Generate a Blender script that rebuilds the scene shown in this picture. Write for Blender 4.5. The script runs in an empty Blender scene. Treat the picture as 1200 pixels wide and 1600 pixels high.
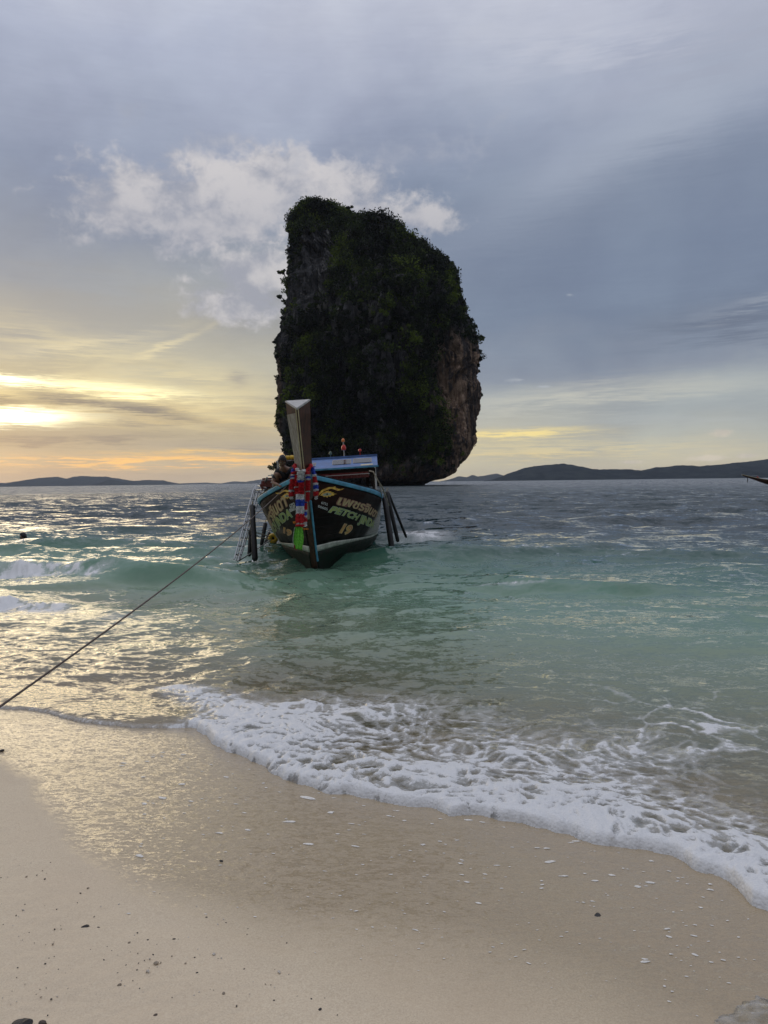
import bpy, bmesh, math, random
import numpy as np
from mathutils import Vector, Matrix, Euler

# ------------------------------------------------------------------ scene, camera, exposure
SC = bpy.context.scene
COL = SC.collection
R = math.radians
RND = random.Random(7)
NPR = np.random.RandomState(11)

SC.render.engine = 'CYCLES'
SC.cycles.max_bounces = 6
SC.cycles.diffuse_bounces = 2
SC.cycles.glossy_bounces = 3
SC.cycles.transparent_max_bounces = 8
SC.cycles.volume_bounces = 0
SC.cycles.use_denoising = True
SC.view_settings.view_transform = 'Standard'
SC.view_settings.look = 'None'
SC.view_settings.exposure = 0.0
SC.view_settings.gamma = 1.0
SC.view_settings.use_curve_mapping = False

CAM_H = 1.65
FPX = 1160.0
cd = bpy.data.cameras.new('camera')
cam = bpy.data.objects.new('camera', cd)
COL.objects.link(cam)
cd.sensor_fit = 'VERTICAL'
cd.sensor_height = 36.0
cd.sensor_width = 27.0
cd.lens = 36.0 * FPX / 1600.0
cd.clip_start = 0.05
cd.clip_end = 90000.0
CAM_M = Matrix.Rotation(R(90 - 2.32), 3, 'X') @ Matrix.Rotation(R(-0.70), 3, 'Z')
cam.matrix_world = Matrix.Translation((0, 0, CAM_H)) @ CAM_M.to_4x4()
SC.camera = cam

def ray(px, py):
    "direction through a pixel of the 1200x1600 photograph"
    return (CAM_M @ Vector(((px - 600) / FPX, (800 - py) / FPX, -1.0)))
def at(px, py, Y):
    d = ray(px, py)
    return Vector((0, 0, CAM_H)) + d * (Y / d.y)
def ground(px, py, z=0.0):
    d = ray(px, py)
    return Vector((0, 0, CAM_H)) + d * ((z - CAM_H) / d.z)
def azel(px, py):
    d = ray(px, py).normalized()
    return math.degrees(math.atan2(d.x, d.y)), math.degrees(math.asin(d.z))
def lin(r, g=None, b=None):
    if g is None: r, g, b = r
    f = lambda c: (c / 255.0) / 12.92 if c / 255.0 <= 0.04045 else ((c / 255.0 + 0.055) / 1.055) ** 2.4
    return (f(r), f(g), f(b))

# ------------------------------------------------------------------ node helper
class S:
    "a socket with arithmetic"
    def __init__(s, nt, sock): s.nt, s.k = nt, sock
    def _m(s, op, *a, clamp=False): return mathn(s.nt, op, *a, clamp=clamp)
    def __add__(s, o): return s._m('ADD', s, o)
    __radd__ = __add__
    def __sub__(s, o): return s._m('SUBTRACT', s, o)
    def __rsub__(s, o): return s._m('SUBTRACT', o, s)
    def __mul__(s, o): return s._m('MULTIPLY', s, o)
    __rmul__ = __mul__
    def __truediv__(s, o): return s._m('DIVIDE', s, o)
    def __rtruediv__(s, o): return s._m('DIVIDE', o, s)
    def __neg__(s): return s._m('MULTIPLY', s, -1.0)
def put(nt, sock, v):
    if isinstance(v, S): nt.links.new(v.k, sock)
    elif v is not None:
        if isinstance(v, (tuple, list)) and len(v) == 3 and sock.type == 'RGBA': v = (*v, 1)
        sock.default_value = v
def mathn(nt, op, *a, clamp=False):
    n = nt.nodes.new('ShaderNodeMath'); n.operation = op; n.use_clamp = clamp
    for i, v in enumerate(a): put(nt, n.inputs[i], v)
    return S(nt, n.outputs[0])
def sstep(nt, v, a, b, lo=0.0, hi=1.0, kind='SMOOTHSTEP'):
    n = nt.nodes.new('ShaderNodeMapRange'); n.interpolation_type = kind; n.clamp = True
    for k, x in (('Value', v), ('From Min', a), ('From Max', b), ('To Min', lo), ('To Max', hi)): put(nt, n.inputs[k], x)
    return S(nt, n.outputs[0])
def mixc(nt, f, a, b, mode='MIX'):
    n = nt.nodes.new('ShaderNodeMix'); n.data_type = 'RGBA'; n.blend_type = mode; n.clamp_factor = True
    put(nt, n.inputs[0], f); put(nt, n.inputs[6], a); put(nt, n.inputs[7], b)
    return S(nt, n.outputs[2])
def comb(nt, x, y, z):
    n = nt.nodes.new('ShaderNodeCombineXYZ')
    for i, v in enumerate((x, y, z)): put(nt, n.inputs[i], v)
    return S(nt, n.outputs[0])
def sep(nt, v):
    n = nt.nodes.new('ShaderNodeSeparateXYZ'); put(nt, n.inputs[0], v)
    return [S(nt, o) for o in n.outputs]
def noise(nt, vec, scale=1.0, detail=4.0, rough=0.5, dist=0.0, col=False, dims='3D'):
    n = nt.nodes.new('ShaderNodeTexNoise'); n.noise_dimensions = dims
    if vec is not None: put(nt, n.inputs['Vector'], vec)
    n.inputs['Scale'].default_value = scale; n.inputs['Detail'].default_value = detail
    n.inputs['Roughness'].default_value = rough; n.inputs['Distortion'].default_value = dist
    return S(nt, n.outputs[1 if col else 0])
def ramp(nt, f, stops, interp='LINEAR'):
    n = nt.nodes.new('ShaderNodeValToRGB'); n.color_ramp.interpolation = interp
    el = n.color_ramp.elements
    while len(el) < len(stops): el.new(0.5)
    for e, (p, c) in zip(el, stops):
        e.position = p; e.color = (*c, 1)
    put(nt, n.inputs[0], f)
    return S(nt, n.outputs[0])

# ------------------------------------------------------------------ sky: sunset glow low in the west under broken grey cloud
SUN_AZ, SUN_EL = -31.0, 5.0
W = bpy.data.worlds.new('World'); SC.world = W; W.use_nodes = True
nt = W.node_tree; nt.nodes.clear()
out = nt.nodes.new('ShaderNodeOutputWorld'); bg = nt.nodes.new('ShaderNodeBackground')
nt.links.new(bg.outputs[0], out.inputs[0])
tc = nt.nodes.new('ShaderNodeTexCoord')
D = S(nt, tc.outputs['Generated'])
dx, dy, dz = sep(nt, D)
DEG = 57.29578
u = mathn(nt, 'ARCTAN2', dx, dy) * DEG
v = mathn(nt, 'ARCSINE', dz) * DEG
wc = noise(nt, comb(nt, dx, dy, dz * 1.6), 4.5, 4, 0.55, col=True)
w1, w2, w3 = sep(nt, wc)
st = noise(nt, comb(nt, dx, dy, dz * 9.0), 5.0, 7, 0.62, 0.6)          # long flat streaks
st2 = noise(nt, comb(nt, dx, dy, dz * 14.0), 11.0, 6, 0.65, 0.3)
pf = noise(nt, comb(nt, dx, dy, dz * 1.35), 17.0, 7, 0.60, 0.25)       # puffy detail
pf4 = noise(nt, comb(nt, dx + 0.04, dy, dz * 1.3 - 0.06), 13.0, 6, 0.55, 0.2)
pf3 = noise(nt, comb(nt, dx, dy, dz * 1.2), 48.0, 5, 0.65, 0.3)
pf2 = noise(nt, comb(nt, dx, dy, dz * 1.2), 6.0, 6, 0.5, 0.4)
uu = u + (w1 - 0.5) * 9.0
vv = v + (w2 - 0.5) * 5.0 + (st - 0.5) * 3.0
lowk = sstep(nt, v, 0.0, 12.0, 0.25, 1.0)                               # little warping close to the horizon
vb = v + ((w2 - 0.5) * 9.0 + (st - 0.5) * 3.0 * sstep(nt, v, 8.0, 18.0, 1.0, 0.3)) * lowk
def el_of(py): return azel(600, py)[1]
def sky_ramp(lst):
    return ramp(nt, vb / 60.0, [(max(0, min(1, el_of(p) / 60.0)), lin(c)) for p, c in lst])
left = sky_ramp([(752, (204, 190, 164)), (735, (206, 188, 158)), (700, (186, 176, 156)), (660, (198, 184, 152)), (610, (202, 193, 165)),
                 (560, (188, 184, 168)), (500, (168, 168, 165)), (440, (157, 162, 170)), (380, (143, 151, 168)), (300, (145, 155, 177)),
                 (200, (160, 168, 189)), (100, (178, 185, 205)), (0, (192, 197, 213)), (-260, (206, 209, 222))])
right = sky_ramp([(752, (214, 197, 160)), (735, (212, 203, 176)), (700, (184, 185, 176)), (660, (168, 175, 178)), (620, (164, 172, 177)),
                  (580, (140, 149, 165)), (500, (123, 136, 158)), (400, (124, 137, 160)), (320, (134, 146, 168)), (200, (154, 163, 184)),
                  (100, (176, 182, 200)), (0, (192, 196, 211)), (-260, (206, 209, 222))])
colr = mixc(nt, sstep(nt, uu, -13.0, 7.0), left, right)
def blob(px, py, sx, sy, rot=0.0, warp=1.0, sharp=1.0):
    a, e = azel(px, py); k = 0.0475
    U = (u + (w1 - 0.5) * 7.0 * warp + (st - 0.5) * 4.0 * warp) - a
    V = (v + (st - 0.5) * 2.6 * warp + (st2 - 0.5) * 1.2 * warp + (st3 - 0.5) * 1.7 * min(1.0, sy / 8.0)) - e
    if rot:
        c, s_ = math.cos(R(rot)), math.sin(R(rot))
        U, V = U * c + V * s_, V * c - U * s_
    U = U / (sx * k); V = V / (sy * k)
    return mathn(nt, 'EXPONENT', -(U * U + V * V) * sharp)
def paint(mask, c, gain=1.0):
    global colr
    cc = tuple(x * gain for x in lin(c))
    colr = mixc(nt, mask, colr, cc)
st3 = noise(nt, comb(nt, dx, dy, dz * 16.0), 26.0, 7, 0.68, 0.4)
hik = sstep(nt, v, 8.0, 18.0, 1.0, 0.25)
wsp = noise(nt, comb(nt, dx * 1.0 + dz * 0.9, dy, dz * 3.2 - dx * 1.2), 7.0, 8, 0.62, 0.7)
mot = (pf2 - 0.5) * 0.46 + (st - 0.5) * 0.30 * hik + (pf - 0.5) * 0.10 + (st3 - 0.5) * 0.10
g_ = 1.0 + mot + (wsp - 0.5) * 0.16 * sstep(nt, v, 10.0, 20.0)
colr = mixc(nt, 1.0, colr, comb(nt, g_, g_, g_ - mot * 0.25), 'MULTIPLY')
s01 = sstep(nt, st * 0.7 + st3 * 0.3, 0.38, 0.60)
s02 = sstep(nt, st2 * 0.6 + st3 * 0.4, 0.42, 0.58)
# broad features
paint(blob(1040, 180, 270, 50, 25, 1.3) * 0.75, (176, 184, 200))
paint(blob(950, 330, 330, 75, 10, 1.3) * 0.45, (124, 135, 156))
paint(blob(1150, 500, 130, 30, 0, 1.4) * (s01 * 1.0), (108, 118, 138))
paint(blob(1180, 470, 90, 12, 12, 1.4) * (s02 * 0.7), (150, 158, 172))
paint(blob(1120, 70, 150, 34, 10, 1.6) * (s01 * 0.7), (160, 166, 184))
paint(blob(900, 60, 200, 30, -6, 1.6) * (s01 * 0.6), (198, 201, 214))
paint(blob(120, 480, 230, 40, 0, 1.2) * 0.5, (166, 163, 158))
paint(blob(-60, 625, 320, 62, 0, 1.0) * (0.05 + s01 * 0.85), (253, 230, 166))
paint(blob(190, 560, 210, 26, -14, 1.8) * (s01 * 0.3 + s02 * 0.35), (238, 222, 176))
paint(blob(230, 545, 70, 5, 24, 1.2) * 0.55, (246, 230, 184))
paint(blob(120, 535, 110, 6, 12, 1.2) * 0.45, (236, 222, 184))
paint(blob(60, 570, 240, 14, 5, 1.6) * (s01 * 0.5), (150, 148, 142))
paint(blob(300, 655, 160, 16, -4, 1.2) * (s02 * 0.6), (232, 206, 150))
paint(blob(175, 607, 100, 8.5, -4, 0.4) * (0.5 + s02), (255, 244, 190), 1.45)
paint(blob(-8, 652, 84, 10.5, 0, 0.35) * 1.7, (255, 250, 210), 2.6)
paint(blob(-10, 592, 66, 6.5, 0, 0.35) * 1.6, (255, 248, 205), 2.0)
paint(blob(175, 634, 125, 8.5, -9, 0.4) * (0.7 + s02 * 0.8), (138, 133, 127))
paint(blob(10, 624, 75, 7, 0, 0.4) * 1.0, (160, 150, 130))
paint(blob(90, 684, 230, 18, 0, 0.9) * (0.35 + s01 * 0.9), (150, 144, 136))
paint(blob(240, 668, 150, 8, -3, 0.9) * (s02 * 1.0), (160, 152, 138))
paint(blob(380, 700, 130, 10, 0, 0.9) * (0.3 + s02 * 0.6), (158, 152, 146))
paint(blob(190, 722, 290, 6.5, 0, 0.6) * (s02 * 1.4), (255, 202, 126), 1.1)
paint(blob(330, 708, 140, 3.5, 0, 0.6) * (s02 * 1.1), (250, 206, 130))
paint(blob(100, 738, 240, 5, 0, 0.4) * (s02 * 0.6), (176, 164, 150))
paint(blob(365, 592, 20, 11, 0, 0.8) * 0.6, (150, 146, 146))
paint(blob(920, 620, 200, 22, 3, 1.0) * (0.25 + s01 * 0.95), (199, 198, 188))
paint(blob(770, 690, 150, 36, 0, 0.8) * 0.6, (216, 202, 162))
paint(blob(795, 677, 100, 8, 0, 0.7) * (0.25 + s02 * 1.2), (255, 232, 158))
paint(blob(880, 700, 190, 14, 0, 0.9) * (s02 * 0.8), (232, 216, 170))
paint(blob(800, 712, 110, 5, 0, 0.5) * (0.1 + s02 * 0.9), (246, 222, 160))
paint(blob(950, 735, 180, 8, 0, 0.5) * 0.5, (218, 205, 176))
paint(blob(1040, 655, 120, 8, 0, 0.9) * (s01 * 0.6), (180, 184, 184))
# cumulus: lit edges above, duller below
def cumulus(parts, thr, c_hi, c_lo, amt=1.0):
    m = None
    for (px, py, sx, sy, rot) in parts:
        a, e = azel(px, py); k = 0.0475
        U = u - a + (w3 - 0.5) * 3.0; V = v - e
        c, s_ = math.cos(R(rot)), math.sin(R(rot))
        U, V = U * c + V * s_, V * c - U * s_
        V_last = V * -1.0
        U = U / (sx * k); V = V / (sy * k)
        g = 1.0 - mathn(nt, 'SQRT', U * U + V * V)
        m = g if m is None else mathn(nt, 'MAXIMUM', m, g)
    f = m * 0.9 + (pf - 0.5) * 2.6 + (pf2 - 0.5) * 1.2 + (pf3 - 0.5) * 1.0
    mask = sstep(nt, f, thr - 0.12, thr + 0.62)
    global colr
    px, py = parts[0][0], parts[0][1]
    lit = sstep(nt, pf4 * 0.55 + pf3 * 0.25 + pf * 0.2, 0.40, 0.58)
    colr = mixc(nt, mask * amt, colr, mixc(nt, lit * sstep(nt, v, azel(px, py)[1] - 5.0, azel(px, py)[1] + 4.0, 0.35, 1.0) if amt > 0.9 and len(parts) > 5 else lit, lin(c_lo), lin(c_hi)))
cumulus([(345, 312, 150, 62, 0), (215, 300, 95, 36, -8), (510, 300, 170, 46, -8), (650, 338, 80, 22, -8), (300, 330, 150, 50, 0), (180, 330, 70, 40, 0)],
        -0.14, (213, 209, 210), (158, 162, 176), 0.95)
cumulus([(420, 425, 100, 38, 0), (392, 476, 84, 32, 0)], -0.14, (205, 202, 204), (160, 163, 176), 0.88)
cumulus([(640, 240, 200, 50, 0), (195, 172, 40, 24, 0), (340, 225, 60, 26, 0)], 0.30, (168, 173, 188), (158, 164, 182), 0.55)
cumulus([(1125, 676, 17, 7, 0), (1165, 712, 22, 5, 0), (1110, 716, 36, 5, 0), (990, 722, 24, 4, 0)], 0.18, (226, 215, 195), (196, 190, 180), 0.95)
cumulus([(822, 593, 44, 7, 0), (882, 461, 16, 6, 0), (855, 604, 26, 5, 0)], 0.26, (182, 188, 196), (172, 178, 188), 0.9)
# the clear sky behind the cloud deck (shows a little through thin cloud)
skyn = nt.nodes.new('ShaderNodeTexSky'); skyn.sky_type = 'NISHITA'; skyn.sun_disc = False
skyn.sun_elevation = R(SUN_EL); skyn.sun_rotation = R(SUN_AZ)
skyc = mixc(nt, 1.0, S(nt, skyn.outputs[0]), (0.10, 0.10, 0.10), 'MULTIPLY')
colr = mixc(nt, 0.05, colr, skyc)
# away from the sunset the overcast is deeper; the zenith stays brightest
back = sstep(nt, dy, -0.6, 0.5, 0.30, 1.0)
hi = sstep(nt, dz, 0.45, 1.0)                                            # overcast is brightest overhead
bk = back * (1.0 - hi) + hi * 1.55
below = sstep(nt, dz, -0.06, -0.01, 0.25, 1.0)
fin = mixc(nt, 1.0, colr, comb(nt, bk * below, bk * below, bk * below), 'MULTIPLY')
nt.links.new(fin.k, bg.inputs[0]); bg.inputs[1].default_value = 1.0
try: W.cycles.sampling_method = 'MANUAL'; W.cycles.sample_map_resolution = 512
except Exception: pass

sl = bpy.data.lights.new('sun', 'SUN'); sun = bpy.data.objects.new('sun', sl); COL.objects.link(sun)
sl.energy = 0.5; sl.angle = R(34); sl.color = (1.0, 0.80, 0.52)
sd = Vector((math.sin(R(SUN_AZ)) * math.cos(R(SUN_EL)), math.cos(R(SUN_AZ)) * math.cos(R(SUN_EL)), math.sin(R(SUN_EL))))
sun.rotation_euler = (-sd).to_track_quat('-Z', 'Y').to_euler()
sun.location = sd * 100

# ------------------------------------------------------------------ numpy noise
_P = NPR.permutation(4096).astype(np.int64)
def _h(ix, iy, iz):
    a = _P[(ix & 4095)]; a = _P[(a + iy) & 4095]; a = _P[(a + iz) & 4095]
    return a / 4095.0
def vnoise(x, y, z=0.0):
    z = np.zeros_like(x) + z
    ix, iy, iz = np.floor(x).astype(np.int64), np.floor(y).astype(np.int64), np.floor(z).astype(np.int64)
    fx, fy, fz = x - ix, y - iy, z - iz
    sx, sy, sz = (f * f * (3 - 2 * f) for f in (fx, fy, fz))
    r = 0
    for i, wx in ((0, 1 - sx), (1, sx)):
        for j, wy in ((0, 1 - sy), (1, sy)):
            for k, wz in ((0, 1 - sz), (1, sz)):
                r = r + _h(ix + i, iy + j, iz + k) * wx * wy * wz
    return r
def fbm(x, y, z=0.0, oct=4, rough=0.5):
    r = 0; a = 1; s = 0
    for o in range(oct):
        k = 2.03 ** o
        r = r + a * vnoise(x * k + 17.3 * o, y * k - 9.1 * o, z * k + 3.7 * o); s += a; a *= rough
    return r / s
def worley(x, y, seed=0):
    ix, iy = np.floor(x).astype(np.int64), np.floor(y).astype(np.int64)
    d1 = np.full(x.shape, 9.0); d2 = d1.copy()
    for i in (-1, 0, 1):
        for j in (-1, 0, 1):
            cx, cy = ix + i, iy + j
            px = cx + _h(cx, cy, cx * 0 + 11 + seed); py = cy + _h(cx, cy, cx * 0 + 57 + seed)
            d = np.sqrt((x - px) ** 2 + (y - py) ** 2)
            m = d < d1
            d2 = np.where(m, d1, np.minimum(d2, d)); d1 = np.where(m, d, d1)
    return d1, d2
def smooth(x, a, b):
    t = np.clip((x - a) / (b - a), 0, 1); return t * t * (3 - 2 * t)

# ------------------------------------------------------------------ object helpers
def link(name, me, mat=None, parent=None, smoothf=False):
    if mat is not None and not len(me.materials): me.materials.append(mat)
    o = bpy.data.objects.new(name, me); COL.objects.link(o)
    if parent is not None: o.parent = parent
    return o
def tag(o, label=None, cat=None, group=None, kind=None):
    if label: o['label'] = label
    if cat: o['category'] = cat
    if group: o['group'] = group
    if kind: o['kind'] = kind
    return o
def empty(name, loc=(0, 0, 0), rot=(0, 0, 0)):
    o = bpy.data.objects.new(name, None); COL.objects.link(o)
    o.location = loc; o.rotation_euler = rot; o.empty_display_size = 0.3
    return o
def np_mesh(name, V, F, smoothf=True):
    "V: n x 3, F: m x 4 or m x 3"
    me = bpy.data.meshes.new(name)
    V = np.ascontiguousarray(V, dtype=np.float32); F = np.ascontiguousarray(F, dtype=np.int32)
    n, m, k = len(V), len(F), F.shape[1]
    me.vertices.add(n); me.vertices.foreach_set('co', V.ravel())
    me.loops.add(m * k); me.loops.foreach_set('vertex_index', F.ravel())
    me.polygons.add(m); me.polygons.foreach_set('loop_start', np.arange(0, m * k, k, dtype=np.int32))
    me.update(calc_edges=True)
    me.polygons.foreach_set('use_smooth', np.full(m, smoothf, dtype=bool))
    me.update()
    return me
def grid_faces(nr, nc, wrap=False):
    i = np.arange(nr - 1)[:, None]; j = np.arange(nc if wrap else nc - 1)[None, :]
    j2 = (j + 1) % nc
    a = i * nc + j; b = i * nc + j2; c = (i + 1) * nc + j2; d = (i + 1) * nc + j
    return np.stack([a, b, c, d], -1).reshape(-1, 4)
def vattr(me, name, arr):
    a = me.attributes.new(name, 'FLOAT', 'POINT'); a.data.foreach_set('value', np.ascontiguousarray(arr, dtype=np.float32).ravel())
class MB:
    "collects simple shapes into one mesh"
    def __init__(s): s.v = []; s.f = []
    def add(s, vs, fs):
        n = len(s.v); s.v += [tuple(p) for p in vs]; s.f += [tuple(i + n for i in f) for f in fs]; return s
    def box(s, c, d, rot=None):
        hx, hy, hz = d[0] / 2, d[1] / 2, d[2] / 2
        vs = [Vector((x, y, z)) for x in (-hx, hx) for y in (-hy, hy) for z in (-hz, hz)]
        if rot is not None:
            M = rot if isinstance(rot, Matrix) else Euler(rot).to_matrix()
            vs = [M @ p for p in vs]
        return s.add([p + Vector(c) for p in vs], [(0, 1, 3, 2), (4, 6, 7, 5), (0, 4, 5, 1), (2, 3, 7, 6), (0, 2, 6, 4), (1, 5, 7, 3)])
    def tube(s, pts, r, n=8, caps=True, flat=1.0):
        pts = [Vector(p) for p in pts]; m = len(pts)
        rs = r if isinstance(r, (list, tuple)) else [r] * m
        vs = []; up = None
        for i, p in enumerate(pts):
            t = (pts[min(i + 1, m - 1)] - pts[max(i - 1, 0)]).normalized()
            if up is None: up = Vector((0, 0, 1)) if abs(t.z) < 0.9 else Vector((1, 0, 0))
            a = t.cross(up)
            a = a.normalized() if a.length > 1e-6 else Vector((1, 0, 0))
            b = a.cross(t).normalized(); up = b
            for k in range(n):
                w = 2 * math.pi * k / n
                vs.append(p + a * (math.cos(w) * rs[i]) + b * (math.sin(w) * rs[i] * flat))
        fs = [(i * n + k, i * n + (k + 1) % n, (i + 1) * n + (k + 1) % n, (i + 1) * n + k) for i in range(m - 1) for k in range(n)]
        if caps: fs += [tuple(range(n))[::-1], tuple((m - 1) * n + k for k in range(n))]
        return s.add(vs, fs)
    def ball(s, c, r, nu=12, nv=8, sc=(1, 1, 1), M=None):
        vs = []; c = Vector(c)
        for j in range(nv + 1):
            ph = math.pi * j / nv
            for i in range(nu):
                th = 2 * math.pi * i / nu
                p = Vector((math.sin(ph) * math.cos(th) * sc[0], math.sin(ph) * math.sin(th) * sc[1], math.cos(ph) * sc[2])) * r
                if M is not None: p = M @ p
                vs.append(c + p)
        fs = [(j * nu + i, (j + 1) * nu + i, (j + 1) * nu + (i + 1) % nu, j * nu + (i + 1) % nu) for j in range(nv) for i in range(nu)]
        return s.add(vs, fs)
    def build(s, name, mat=None, parent=None, smoothf=False):
        me = bpy.data.meshes.new(name); me.from_pydata(s.v, [], s.f)
        bm = bmesh.new(); bm.from_mesh(me)
        bmesh.ops.remove_doubles(bm, verts=bm.verts, dist=1e-5)
        bmesh.ops.recalc_face_normals(bm, faces=bm.faces); bm.to_mesh(me); bm.free()
        if smoothf: me.polygons.foreach_set('use_smooth', [True] * len(me.polygons))
        return link(name, me, mat, parent)

def new_mat(name):
    m = bpy.data.materials.new(name); m.use_nodes = True
    nt = m.node_tree; nt.nodes.clear()
    o = nt.nodes.new('ShaderNodeOutputMaterial')
    return m, nt, o
def pbr(name, col, rough=0.6, metal=0.0, var=0.25, scale=8.0, bump=0.0, bscale=40.0, spec=0.5, col2=None, stretch=(1, 1, 1), detail=5):
    m, nt, o = new_mat(name)
    b = nt.nodes.new('ShaderNodeBsdfPrincipled'); nt.links.new(b.outputs[0], o.inputs[0])
    t = nt.nodes.new('ShaderNodeTexCoord'); P = S(nt, t.outputs['Object'])
    x, y, z = sep(nt, P); P = comb(nt, x * stretch[0], y * stretch[1], z * stretch[2])
    n = noise(nt, P, scale, detail, 0.6)
    f = sstep(nt, n, 0.3, 0.7)
    c2 = col2 if col2 else tuple(c * (1 - var) for c in col)
    put(nt, b.inputs['Base Color'], mixc(nt, f, c2, tuple(min(1, c * (1 + var * 0.5)) for c in col)))
    put(nt, b.inputs['Roughness'], sstep(nt, n, 0.2, 0.8, max(0.02, rough - 0.12), min(1, rough + 0.12)))
    b.inputs['Metallic'].default_value = metal; b.inputs['Specular IOR Level'].default_value = spec
    if bump:
        bn = nt.nodes.new('ShaderNodeBump'); bn.inputs['Strength'].default_value = bump; bn.inputs['Distance'].default_value = 0.01
        put(nt, bn.inputs['Height'], noise(nt, P, bscale, 4, 0.6)); nt.links.new(bn.outputs[0], b.inputs['Normal'])
    return m
# ------------------------------------------------------------------ shore geometry (shared by beach and sea)
NX, NY = 0.54, 0.8417                       # seaward normal of the shoreline
_sh = [(-400, 1040), (-200, 1075), (0, 1106), (130, 1129), (200, 1133), (300, 1131), (340, 1160), (430, 1203), (520, 1236), (600, 1254), (700, 1266), (800, 1281),
       (900, 1300), (1000, 1326), (1060, 1345), (1110, 1368), (1150, 1398), (1172, 1422), (1215, 1436), (1300, 1470), (1500, 1520)]
_T, _D = [], []
for q in _sh:
    g = ground(*q, 0.03); _T.append(NY * g.x - NX * g.y); _D.append(NX * g.x + NY * g.y)
_o = np.argsort(_T); _T = np.array(_T)[_o]; _D = np.array(_D)[_o]
def offshore(x, y):
    t = NY * x - NX * y; n = NX * x + NY * y
    t0 = np.interp(t, _T, _D)
    n0 = t0 + (fbm(t * 3.0, t * 0 + 4.2, 0, 3) - 0.5) * 0.16 + (fbm(t * 9.0, t * 0 + 1.2, 0, 3) - 0.5) * 0.10
    return n - n0, t
def bed_z(x, y):
    n = NX * x + NY * y; t = NY * x - NX * y
    d = n - np.interp(t, [-30, -6, -4.4, -2, 0.5, 4, 30], [3.2, 3.1, 3.1, 3.18, 3.25, 3.2, 3.2])
    dp = np.maximum(d, 0)
    z = np.where(d > 0, -(0.075 * dp + 0.0042 * dp ** 2), np.minimum(-d, 40) * 0.055)
    z = np.maximum(z, -4.0)
    z = z + (fbm(x * 0.5, y * 0.5, 1.0, 3) - 0.5) * 0.05 * np.clip(np.abs(d) / 2, 0.3, 1)
    return z + 0.02
# swash boundary on the beach: the last wet lobe
_sw = [(-300, 1100), (-60, 1165), (0, 1184), (40, 1225), (65, 1275), (100, 1318), (140, 1350), (200, 1392), (260, 1425), (350, 1468), (450, 1510), (600, 1560), (800, 1640), (1100, 1800)]
_ST, _SD = [], []
for q in _sw:
    g = ground(*q, 0.08); _ST.append(NY * g.x - NX * g.y); _SD.append(NX * g.x + NY * g.y)
_o = np.argsort(_ST); _ST = np.array(_ST)[_o]; _SD = np.array(_SD)[_o]
def swash(x, y):
    t = NY * x - NX * y
    return NX * x + NY * y - np.interp(t, _ST, _SD) + (fbm(t * 4, t * 0 + 9, 0, 3) - 0.5) * 0.10
LOBE = (1.33, 1.86, 0.50)
_g = ground(1230, 1640, 0.05); LOBE = (_g.x, _g.y, (ground(1120, 1596, 0.05) - _g).length)
def lobe(x, y):
    return LOBE[2] - np.hypot(x - LOBE[0], y - LOBE[1]) + (fbm(x * 14, y * 14, 3, 3) - 0.5) * 0.10

# ------------------------------------------------------------------ beach (one sheet, dry sand, wet sand and sea bed)
th = np.concatenate([np.linspace(-180, -36, 40, endpoint=False), np.linspace(-36, 36, 430), np.linspace(36, 180, 40, endpoint=False)[1:]]) * math.pi / 180
p = np.concatenate([np.linspace(9, 190, 90, endpoint=False), np.linspace(190, 590, 360)])
rr = np.concatenate([[0.02, 0.3, 0.7, 1.2, 1.6], (CAM_H * 742.4 / p)[::-1], [160, 210, 300]])
TH, RR = np.meshgrid(th, rr)
X, Y = RR * np.sin(TH), RR * np.cos(TH)
Z = bed_z(X, Y)
sw = swash(X, Y); od, _t = offshore(X, Y)
Z += np.where(sw < 0.0, (fbm(X * 9, Y * 9, 2.0, 3) - 0.5) * 0.012 + (fbm(X * 45, Y * 45, 7.0, 2) - 0.5) * 0.004, 0) * np.clip(-sw * 3, 0, 1)
Z += 0.006 * np.exp(-((sw + 0.02) / 0.05) ** 2)                      # tiny lip left by the last wave
rip = fbm(X * 26, Y * 26, 5.0, 3) - 0.5
Z += rip * 0.0028 * smooth(sw, 0.0, 0.4) * (RR < 9)
me = np_mesh('beach', np.stack([X, Y, Z], -1).reshape(-1, 3), grid_faces(len(rr), len(th), True))
tw_ = NY * X - NX * Y; _a = [ground(*q, 0.08) for q in ((140, 1350), (300, 1447), (600, 1560))]
ww_ = np.interp(tw_, [NY * g.x - NX * g.y for g in _a], [0.10, 0.22, 0.55])
vattr(me, 'wet', np.clip((sw + 0.3 * ww_) / (1.3 * ww_), 0, 1) ** 1.2)
vattr(me, 'damp', smooth(sw, -1.6, 0.1))

m, nt, o = new_mat('sand')
b = nt.nodes.new('ShaderNodeBsdfPrincipled')
geo = nt.nodes.new('ShaderNodeNewGeometry'); P = S(nt, geo.outputs['Position'])
aw = nt.nodes.new('ShaderNodeAttribute'); aw.attribute_name = 'wet'; wet = S(nt, aw.outputs['Fac'])
ad = nt.nodes.new('ShaderNodeAttribute'); ad.attribute_name = 'damp'; damp = S(nt, ad.outputs['Fac'])
n1 = noise(nt, P, 1.3, 5, 0.55); n2 = noise(nt, P, 160, 3, 0.7); n3 = noise(nt, P, 620, 2, 0.7); n4 = noise(nt, P, 22, 4, 0.6)
dry = mixc(nt, sstep(nt, n2 * 0.6 + n3 * 0.4, 0.35, 0.65), (0.60, 0.485, 0.345), (0.80, 0.69, 0.51))
dry = mixc(nt, sstep(nt, n1, 0.35, 0.7, 0, 0.5), dry, (0.66, 0.53, 0.38))
dry = mixc(nt, sstep(nt, n4, 0.62, 0.78, 0, 0.25), dry, (0.45, 0.36, 0.25))
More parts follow.
